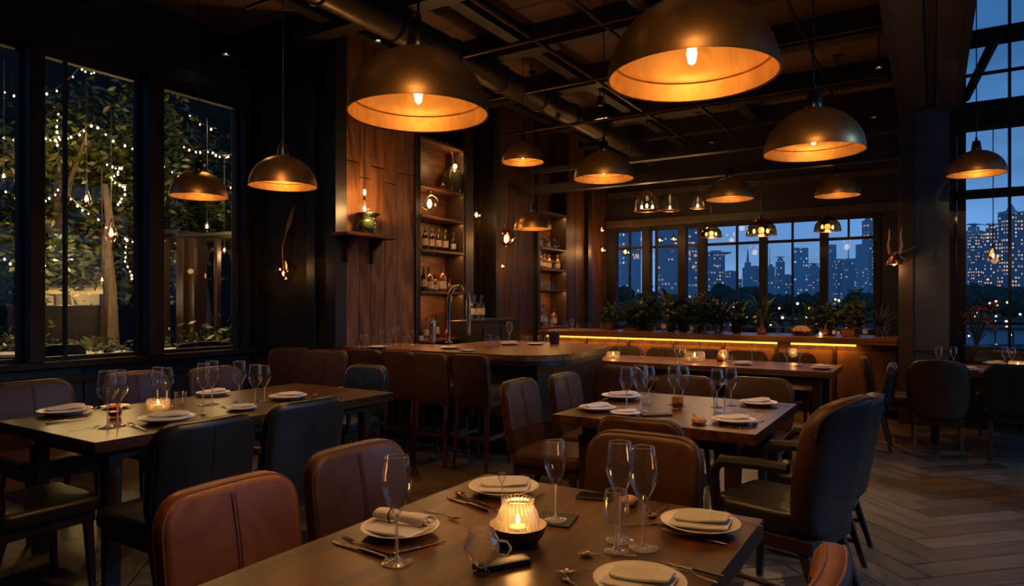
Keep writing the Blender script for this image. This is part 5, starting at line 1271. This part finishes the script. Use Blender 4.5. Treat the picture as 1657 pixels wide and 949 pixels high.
CATN = {'vbottle': 'bottle', 'spirit': 'bottle', 'clearb': 'bottle', 'decanter': 'decanter', 'jar': 'jar'}
def on(mk, label, loc, s=1.0, rz=None, group=None, cat=None): return place(mk, label, cat or CATN.get(mk.__name__, 'glass'), (loc[0], loc[1], loc[2]), R(0, 6) if rz is None else rz, s, group)
def onbar(mk, label, px, py, s=1.0, **k): return on(mk, label, at_z(px, py, ZB), s, **k)
onbar(vbottle, 'squat dark bottle with pale label beside the shaker on the stool bar', 682, 557, .62); 
q = at_z(700, 556, ZB); sh = thing('cocktail_shaker', 'tall polished steel shaker on the stool bar', 'shaker', q)
B().lathe([(0, 0), (.036, 0), (.04, .004), (.042, .18), (.043, .19)], 24).build('cup', STEEL, sh); B().lathe([(.0435, .19), (.04, .225), (.022, .245), (.02, .265), (.016, .272), (0, .272)], 24).build('lid', STEEL, sh)
q = at_z(738, 556, ZB); tp = thing('bar_tap', 'tall arched spring tap of polished steel on the stool bar', 'tap', (q.x, q.y + .05, ZB), radians(32), None, 1.12)
arc = [(-.10, 0, .06), (-.10, 0, .40)] + [(-.10 + .10 * (1 - cos(a)), 0, .40 + .17 * sin(a)) for a in [pi * k / 14 for k in range(1, 14)]] + [(.10, 0, .40), (.10, 0, .18)]
B().tube(arc, .017, 10).build('hose', STEEL, tp)
co = B(); fine = []
for a_, b_ in zip(arc[1:], arc[2:]):
    a_, b_ = Vector(a_), Vector(b_); L_ = (b_ - a_).length; n_ = max(1, int(L_ / .012))
    for k in range(n_): fine.append((a_.lerp(b_, k / n_), (b_ - a_).normalized()))
for c__, d__ in fine[:78]:
    e1 = d__.cross(Vector((0, 1, 0))).normalized(); e2 = Vector((0, 1, 0))
    co.tube([c__ + (e1 * cos(a) + e2 * sin(a)) * .026 for a in [2 * pi * k / 12 for k in range(12)]], .0028, 4, closed=True)
co.build('spring_rib', STEEL, tp)
B().lathe([(0, 0), (.045, 0), (.045, .01), (.02, .016), (.018, .10), (.022, .11), (0, .11)], 20, c=(-.10, 0, 0)).build('tap_base', STEEL, tp); B().tube([(-.10, 0, .22), (.02, 0, .22), (.10, 0, .22)], .007, 8).build('support_arm', STEEL, tp)
B().tube([(.10, 0, .20), (.10, 0, .12), (.10, 0, .08)], [.020, .022, .016], 12).build('spray_head', STEEL, tp); B().tube([(-.10, -.02, .08), (-.10, -.07, .10), (-.09, -.13, .12)], [.009, .008, .006], 8).build('lever', STEEL, tp)
for lab, mk, px, py, s in (('small wine glass of the pair nearest the plank wall on the stool bar', small_wine, 581, 563, .9), ('second small wine glass near the plank wall on the stool bar', small_wine, 591, 563, .9), ('small wine glass beyond the plank wall pair on the stool bar', small_wine, 604, 562, .75), ('tall glass on the stool bar left of the shaker group', goblet, 618, 561, .7), ('tall glass of the bar pair before the plank seam', goblet, 632, 562, .8), ('tall glass behind the bar pair before the plank seam', goblet, 641, 559, .9), ('small tumbler glass between the bar pair and the dark bottle', small_wine, 653, 562, .7), ('slim glass by the squat dark bottle', small_wine, 666, 559, 1.0)): onbar(mk, lab, px, py, s, cat='glass')
lab_fix = None
dish('small cream plate on the stool bar under the tap', None, 728, 562, 34, z=.95, mk=side_plate); dish('bright small plate at the front edge of the stool bar', None, 756, 566, 26, z=.95, mk=side_plate); dish('side plate on the stool bar below the glasses near the plank wall', None, 612, 561, 34, z=.95, mk=side_plate)
dish('side plate with napkin near the rounded end of the stool bar', 'crumpled napkin near the rounded end of the stool bar', 824, 556, 40, z=.95, mk=side_plate); dish('side plate by the tumblers at the rounded end of the bar', None, 866, 556, 30, z=.95, mk=side_plate)
onbar(goblet, 'tall wine glass behind the napkin plate of the stool bar', 824, 554, 1.0, cat='wine glass'); onbar(jar, 'glass jar with lid in the middle of the stool bar', 790, 562, .95); onbar(jar, 'second glass jar beside the lidded jar of the stool bar', 803, 561, .8)
for i, px in enumerate((848, 857, 874, 884)): onbar(tumbler, ('first', 'second', 'third', 'last')[i] + ' tumbler of the row at the rounded end of the stool bar', px, 553 + (i % 2), .8, cat='tumbler')
q = at_z(897, 557, ZB); k_ = thing('ice_bucket', 'dark round ice bucket at the rounded end of the stool bar', 'bucket', q); B().lathe([(0, 0), (.05, 0), (.062, .10), (.064, .14), (.058, .14), (.05, .02), (0, .02)], 20).build('bucket_body', BLKM, k_); B().tube([(.063 * cos(a), .063 * sin(a), .142) for a in [2 * pi * k / 20 for k in range(20)]], .004, 6, closed=True).build('rim', STEEL, k_)
# ---- bottles on the shelves
def shelf(mk, label, px, py, z, X=-5.30, s=1.0): p = at_x(px, py, X); return on(mk, label, (X, p.y, z + .0006), s)
for px, mk, lab in ((688, vbottle, 'first dark labelled wine bottle on the lit shelf, by the plank wall'), (699, vbottle, 'second dark labelled bottle on the lit shelf'), (710, vbottle, 'middle dark bottle of the five on the lit shelf'), (721, vbottle, 'fourth dark labelled bottle on the lit shelf'), (734, clearb, 'clear shouldered bottle at the end of the lit shelf')): shelf(mk, lab, px, 385, 2.05, s=.95 if mk is vbottle else 1.0)
for px, mk, lab, s in ((686, vbottle, 'dark bottle at the plank wall end of the amber shelf', 1.0), (694, spirit, 'first amber spirit bottle on the amber shelf', 1.25), (704, spirit, 'squat amber spirit bottle in the middle of the amber shelf', .9), (715, spirit, 'tall amber spirit bottle on the amber shelf', 1.35), (727, decanter, 'round amber decanter at the end of the amber shelf', .95)): shelf(mk, lab, px, 450, 1.54, s=s)
for px, mk, lab, s in ((690, clearb, 'clear bottle behind the shaker on the bottom shelf', 1.0), (706, vbottle, 'dark bottle behind the tap on the bottom shelf', 1.0), (724, decanter, 'low decanter on the bottom shelf behind the tap arch', 1.0)): shelf(mk, lab, px, 520, .95, s=s)
q = at_x(733, 290, -5.30); jl = thing('jar_lamp', 'big dark jar lamp with swan neck cord on the top shelf', 'lamp', (-5.30, q.y, 2.831)); B().lathe([(0, 0), (.11, 0), (.125, .02), (.125, .24), (.10, .29), (.06, .31), (.05, .34), (0, .34)], 24).build('jar_body', pm('smoky jar', (.05, .045, .02), .15, coat=.5), jl)
B().lathe([(0, -.03), (.022, -.015), (.025, .005), (.012, .03), (0, .03)], 12, c=(.08, -.06, .33)).build('bulb', BULBS, jl); B().tube([(.0, 0, .34), (.0, .0, .48), (-.02, -.06, .60), (0, -.13, .64), (.02, -.16, .60)], .012, 8).build('swan_neck', COPPER, jl)
light('bulb_light', 'POINT', jl, (.14, -.1, .36), 2.5, (1, .56, .22), .03)
shelf(decanter, 'small pale decanter beside the jar lamp on the top shelf', 716, 300, 2.83, s=.8)
for i, (px, mk, s) in enumerate(((874, clearb, 1.0), (880, jar, 1.2), (887, clearb, .8), (894, jar, 1.3), (901, jar, 1.1), (909, decanter, .8))): shelf(mk, ('clear bottle', 'lidded jar', 'short clear bottle', 'tall lidded jar', 'small jar', 'round decanter')[i] + ' on the upper shelf of the farther unit', px, 395, 2.27, s=s)
for i, (px, mk, s) in enumerate(((874, clearb, 1.0), (881, clearb, .9), (888, spirit, 1.0), (895, jar, 1.2), (902, spirit, 1.05), (909, spirit, .95))): shelf(mk, ('first clear bottle', 'second clear bottle', 'amber spirit bottle', 'lidded jar', 'second amber bottle', 'end amber bottle')[i] + ' on the middle shelf of the farther unit', px, 425, 1.94, s=s)
for i, px in enumerate((874, 880, 886, 892, 908)): p = at_x(px, 462, -5.30); on(tumbler, ('first', 'second', 'third', 'fourth', 'end')[i] + ' tumbler of the row on the tumbler shelf', (-5.30, p.y, 1.6106), 1.3, cat='tumbler')
for i, (px, mk, s) in enumerate(((874, vbottle, 1.2), (880, clearb, 1.3), (888, jar, 1.3), (896, spirit, 1.2), (903, jar, 1.2), (909, clearb, 1.4))): shelf(mk, ('dark wine bottle', 'tall clear bottle', 'first wide jar', 'amber bottle', 'second wide jar', 'end clear bottle')[i] + ' at the bottom of the farther unit', px, 510, 1.02, s=s)
for px, lab in ((768, 'clear bottle on the black cabinet under the mirror, nearer the tap'), (779, 'clear bottle on the black cabinet under the mirror, farther from the tap')): p = at_x(px, 500, -5.02); on(clearb, lab, (-5.02, p.y, 1.1906), 1.15)
for y, z in ((6.42, 2.40), (6.85, 1.99), (6.42, 1.48)): pass
# ---- on the back bar
ZK = .9806
def onback(px, Y=9.42): p = at_y(px, 530, Y); return (p.x, Y, ZK)
def potted(label, px, kind, h, w, seed, pot='grey', Y=9.6, flower=None, ph=.13):
    loc = onback(px, Y); t = thing('potted_plant', label, 'plant', loc); st = random.getstate(); random.seed(seed)
    pr = ph * .55
    pm_ = {'grey': POTG, 'terra': TERRA, 'black': BLKM}[pot]
    B().lathe([(0, 0), (pr * .72, 0), (pr * .98, ph * .85), (pr * 1.08, ph * .86), (pr * 1.08, ph), (pr * .92, ph), (pr * .85, ph * .85), (0, ph * .85)], 20).build('pot', pm_, t)
    b = B(); z0 = ph * .8
    if kind == 'palm':
        for k in range(30):
            a = R(0, 2 * pi); el = R(.2, 1.35); L_ = h * R(.75, 1.1); d = Vector((cos(a) * cos(el) * w / h * 1.5, sin(a) * cos(el) * min(.35 / h, w / h), sin(el))).normalized()
            c = Vector((0, 0, z0)); prev = c
            for s_ in range(9):
                q_ = (s_ + 1) / 9; c = c + (d + Vector((0, 0, -.9 * q_ * q_))).normalized() * L_ / 9
                sd = d.cross(Vector((0, 0, 1))).normalized()
                if s_ > 0:
                    for sg in (-1, 1): b.blade(c, sd * sg + d * .7, None, L_ * .30 * sin(pi * min(1, q_ * .8 + .15)) + .02, .028, .35, 3)
                b.tube([prev, c], .004, 4); prev = c
    elif kind == 'broad':
        for k in range(46):
            a = R(0, 2 * pi); el = R(.05, 1.4); d = Vector((cos(a) * cos(el) * w / h * 1.4, sin(a) * cos(el) * .6, sin(el))).normalized(); L_ = h * R(.4, .75)
            tip = Vector((0, 0, z0)) + d * L_; b.tube([(0, 0, z0), tip * .5 + Vector((0, 0, z0 * .5 + .02)), tip], .004, 4); b.blade(tip, d + Vector((0, 0, -.3)), None, h * R(.28, .42), h * R(.13, .2), .6, 6, .15)
    elif kind == 'spiky':
        for k in range(34):
            a = R(0, 2 * pi); el = R(.3, 1.5); b.blade((0, 0, z0), (cos(a) * cos(el), sin(a) * cos(el), sin(el)), None, h * R(.7, 1.05), .022, .25, 6)
    else:
        for k in range(700):
            v_ = Vector((random.gauss(0, .38) * w, random.gauss(0, .3) * min(w, .35), abs(random.gauss(0, .4)) * h)); b.leaf(v_ + Vector((0, 0, z0 + .04)), R(.025, .055))
        for k in range(8): a = R(0, 6.3); b.tube([(0, 0, z0), (cos(a) * w * .3, sin(a) * .1, z0 + h * .5)], .004, 4)
    b.build('foliage', LEAFD, t)
    if flower:
        fb = B()
        for k in range(flower[1]): v_ = Vector((random.gauss(0, .3) * w + flower[2], R(-.2, -.02), z0 + h * R(.2, .8))); [fb.leaf(v_ + Vector((R(-.02, .02), R(-.02, .02), R(-.02, .02))), R(.016, .032)) for _ in range(5)]
        fb.build('blossom', flower[0], t)
    random.setstate(st); return t
potted('small leafy plant in a terracotta pot at the corner end of the back bar', 988, 'bush', .22, .18, 1, 'terra', 9.5)
potted('thin trailing plant on the back bar before the first window pane', 1024, 'bush', .26, .28, 2, 'black')
potted('plant with orange blossoms at the second mullion', 1052, 'bush', .38, .2, 3, 'black', flower=(REDF, 7, 0))
potted('large broad leaved plant in the middle of the back bar', 1086, 'broad', .52, .45, 4, 'grey')
potted('large arching palm in the middle of the back bar', 1128, 'palm', .55, .55, 5, 'grey', 9.62)
potted('dense fern like palm between the broad plant and the palm', 1106, 'palm', .44, .5, 15, 'black', 9.68)
potted('full leafy plant behind the bright lidded jar', 1192, 'broad', .40, .36, 16, 'black', 9.66)
potted('leafy plant close behind the orange blossoms', 1040, 'broad', .36, .34, 17, 'black', 9.7)
potted('bushy plant with yellow lit leaves next to the palm', 1162, 'palm', .46, .42, 6, 'grey', 9.5, flower=(LEAFY, 12, 0))
potted('round bushy plant before the fifth mullion', 1234, 'broad', .42, .34, 7, 'black')
potted('dark leafy plant behind the wicker bowl', 1312, 'broad', .34, .42, 8, 'grey', flower=(LEAFY, 5, .1))
potted('leafy plant spilling over at the sixth mullion', 1345, 'bush', .28, .30, 9, 'black', 9.66)
potted('slim plant with rust flowers before the last window panes', 1384, 'bush', .34, .16, 10, 'black', flower=(REDF, 6, 0))
potted('spiky leaved plant at the column end of the back bar', 1424, 'spiky', .36, .2, 11, 'grey')
p = at_y(1552, 540, 9.2); t = thing('flower_stand', 'tall dark planter of rust red flowers before the tall glass wall', 'plant', (p.x + .16, 9.22, 0))
B().taper((0, 0, 0), (0, 0, .92), .22, .30).build('planter', BLKM, t); b, fb = B(), B(); random.seed(21)
for k in range(26):
    a = R(0, 6.3); tip = Vector((.06 + cos(a) * R(.05, .2), sin(a) * R(.05, .16), .92 + R(.12, .48))); b.tube([(0, 0, .92), tip * .5 + Vector((0, 0, .5)), tip], .004, 4)
    for _ in range(7): fb.leaf(tip + Vector((R(-.04, .04), R(-.04, .04), R(-.04, .04))), R(.015, .03))
b.build('stem', LEAFD, t); fb.build('blossom', REDF, t)
for lab, mk, px, Y, s in (('row of goblets on the back bar, first by the bar wall', goblet, 876, 9.3, .7), ('small wine glass on the back bar below the farther shelves', small_wine, 884, 9.35, .9), ('second small wine glass on the back bar below the farther shelves', small_wine, 893, 9.35, .9), ('glass jar on the back bar under the dark planks', jar, 915, 9.4, 1.0), ('small wine glass on the back bar before the dark planks', small_wine, 926, 9.4, 1.0), ('tumbler on the back bar before the dark planks', tumbler, 936, 9.4, 1.1), ('jar on the back bar in front of the corner', jar, 952, 9.35, .9), ('tumbler beside the terracotta pot', tumbler, 976, 9.3, 1.2), ('clear decorated jar before the broad leaved plant', jar, 1058, 9.3, .9), ('tall clear bottle with silver gleam before the palm', clearb, 1074, 9.3, .95), ('blue tinged clear bottle beneath the palm', clearb, 1120, 9.32, .8), ('wine glass under the palm on the back bar', small_wine, 1128, 9.22, .7), ('bright tumbler beneath the yellow lit leaves', tumbler, 1146, 9.25, 1.5), ('glass jar beneath the yellow lit leaves', jar, 1160, 9.2, .9), ('bright lidded jar near the fifth pane', jar, 1176, 9.25, 1.2), ('amber decanter before the fifth mullion', decanter, 1232, 9.25, 1.0), ('small clear jar in the fifth pane', jar, 1259, 9.25, .8), ('tumbler near the wicker bowl', tumbler, 1276, 9.22, 1.2), ('amber glass decanter at the sixth mullion', decanter, 1336, 9.4, .8), ('small clear bottle before the last panes', clearb, 1350, 9.3, .6), ('second small clear bottle before the last panes', clearb, 1358, 9.3, .55), ('clear jar near the spiky plant', jar, 1388, 9.3, .9), ('tall clear bottle near the spiky plant', clearb, 1400, 9.3, .8), ('small wine glass at the column end of the back bar', small_wine, 1428, 9.25, .8), ('tall wine glass at the column end of the back bar', goblet, 1435, 9.3, .7)):
    on(mk, lab, onback(px, Y), s, cat='glass' if mk.__name__ not in CATN else None)
k_ = thing('wicker_bowl', 'round wicker bowl heaped full on the back bar', 'bowl', onback(1296, 9.3)); B().lathe([(0, 0), (.08, 0), (.11, .03), (.12, .06), (.115, .06), (.10, .03), (0, .02)], 24, rfn=lambda r, z, a: r * (1 + .02 * cos(40 * a))).build('bowl_body', W_LEG, k_); B().lathe([(.113, .05), (.10, .09), (.06, .12), (0, .13)], 20, rfn=lambda r, z, a: r * (1 + .08 * sin(5 * a))).build('bread_heap', BREAD, k_)
k_ = thing('wooden_box', 'small wooden box on the back bar before the last panes', 'box', onback(1373, 9.3)); B().box(-.07, -.05, 0, .07, .05, .09, .004).build('box_body', W_TABX, k_); B().box(-.075, -.055, .09, .075, .055, .105, .004).build('lid', W_SHELF, k_)
k_ = thing('wooden_tray', 'low wooden tray on the back bar in front of the trailing plant', 'tray', onback(1021, 9.3)); B().box(-.10, -.06, 0, .10, .06, .012, .003).build('tray_base', W_TABX, k_); b = B(); b.box(-.10, -.06, .012, .10, -.052, .045); b.box(-.10, .052, .012, .10, .06, .045); b.box(-.10, -.052, .012, -.092, .052, .045); b.box(.092, -.052, .012, .10, .052, .045); b.build('tray_rim', W_SHELF, k_)
k_ = thing('tea_light', 'pyramid tea light glowing on the back bar', 'candle lantern', onback(1328, 9.2)); B().lathe([(.045, 0), (.04, .015), (.012, .085), (.008, .11)], 5).build('glass_shade', GLASSR, k_); B().lathe([(0, .006), (.010, .012), (.012, .022), (.004, .045), (0, .05)], 10).build('flame', FLAME, k_); light('candle_light', 'POINT', k_, (0, -.08, .05), .8, (1, .52, .18), .022)
def egg(label, px, py, z):
    q = at_z(px, py, z); o = thing('candle_lantern', label, 'candle lantern', q)
    B().lathe([(0, 0), (.03, 0), (.055, .03), (.062, .06), (.052, .10), (.03, .13), (.028, .128), (.05, .098), (.058, .06), (.05, .03), (0, .006)], 36, rfn=lambda r, z, a: r * (1 + .02 * cos(14 * a + z * 90))).build('glass_shade', GLASSR, o, 80)
    B().lathe([(0, .007), (.02, .007), (.02, .04), (0, .04)], 14).build('candle', WAX, o); B().lathe([(0, .044), (.008, .055), (.010, .063), (.004, .080), (0, .088)], 10).build('flame', FLAME, o); light('candle_light', 'POINT', o, (0, 0, .10), 1.2, (1, .52, .18), .022)
egg('egg shaped glass lantern glowing at the back of the long table', 1170, 585, .7506); egg('egg shaped glass lantern glowing at the end of the long table', 1284, 582, .7506)
# ================================================================== UNSEEN LAMPS ADDED TO LIGHT THE ROOM
def track(label, loc, aim, power, ang=60, col=(1, .54, .20)): return spotlight(label, loc, aim, power, ang, col)  # spots placed with this are added, no such fixtures in view
track('unseen spotlight added to light the near table', (-.9, .9, 4.1), (-1.25, 1.45, .7), 82, 44)
track('unseen spotlight added to light the tan chair', (-.2, .2, 4.1), (-1.75, 1.5, .7), 90, 40)
track('unseen spotlight added to light the window table', (-3.0, 1.0, 4.1), (-3.9, 2.5, .75), 60, 55)
track('unseen spotlight added to light the middle table', (-1.3, 2.6, 4.1), (-1.4, 4.0, .75), 40, 50)
track('unseen spotlight added to brighten the dome lamps', (.5, -1.2, 4.1), (-1.3, 2.6, 2.5), 190, 52)
track('unseen spotlight added to brighten the plank wall', (-2.4, 1.6, 4.1), (-5.2, 5.6, 2.2), 70, 44)
track('unseen spotlight added to light the open aisle', (.45, 4.0, 5.6), (-.30, 5.1, 0), 75, 24)
for lab, px, py, wpx, dia, pw_ in (('unseen spotlight added for the glow on the biggest dome', 1119, 80, 269, .60, 420), ('unseen spotlight added for the glow on the dome by the plank wall', 677, 140, 227, .60, 420), ('unseen spotlight added for the glow on the dome by the ceiling beam', 1316, 215, 153, .56, 420), ('unseen spotlight added for the glow on the dome by the dark panel', 458, 275, 106, .50, 420), ('unseen spotlight added for the glow on the aisle dome', 977, 265, 96, .50, 420), ('unseen spotlight added for the glow on the garden pane dome', 322, 295, 89, .46, 300),
    ('unseen spotlight added for the glow on the high small dome', 846, 245, 68, .46, 300), ('unseen spotlight added for the glow on the shelf side dome', 862, 355, 61, .48, 260), ('unseen spotlight added for the glow on the long table dome', 1180, 300, 75, .50, 300), ('unseen spotlight added for the glow on the window header dome', 1355, 300, 68, .50, 300), ('unseen spotlight added for the glow on the atrium dome', 1580, 262, 83, .50, 300)):
    q = at_t(px, py, dia * F / wpx); src = Vector((.35 + .12 * (px - 900) / 400, -.7, 3.6))
    track(lab, src, q, pw_ * ((q - src).length / 4) ** 2 * .9, math.degrees(2 * math.atan(dia * .62 / (q - src).length)))  # added spots make the glow on the outside of the domes
track('unseen spotlight added to brighten the stool bar', (-4.2, 4.2, 4.1), (-4.2, 5.35, .95), 280, 56)
tl = thing('added_blue_lamp', 'unseen lamp post added to throw blue light through the atrium side glass', 'lamp post', (6.0, 5.0, -.2))  # post added out of view to put blue light on floor and chairs
B().taper((0, 0, 0), (0, 0, 4.2), .12, .08).build('pole', F_BLK, tl); B().lathe([(.16, 0), (.15, .04), (.05, .12), (0, .13)], 16, c=(0, 0, 4.2)).build('lamp_head', BLKM, tl)
B().tube([(0, 0, 4.15), (-.2, 0, 4.3), (-.5, 0, 4.32)], .03, 6).build('arm', F_BLK, tl)
light('added_blue_beam', 'SPOT', tl, (-.5, 0, 4.1), 1300, (.20, .50, 1), .15, 62, .9, (Vector((.9, 4.6, 0)) - Vector((6, 5, 3.95))).to_track_quat('-Z', 'Y').to_euler())
# small glowing things carry lamps of their own, so only the lamps are sampled directly
for m_ in [BULB, BULBS, BULBX, FLAME, SPOTL, STREET, STREETW, LEDM] + CT: m_.cycles.emission_sampling = 'NONE'
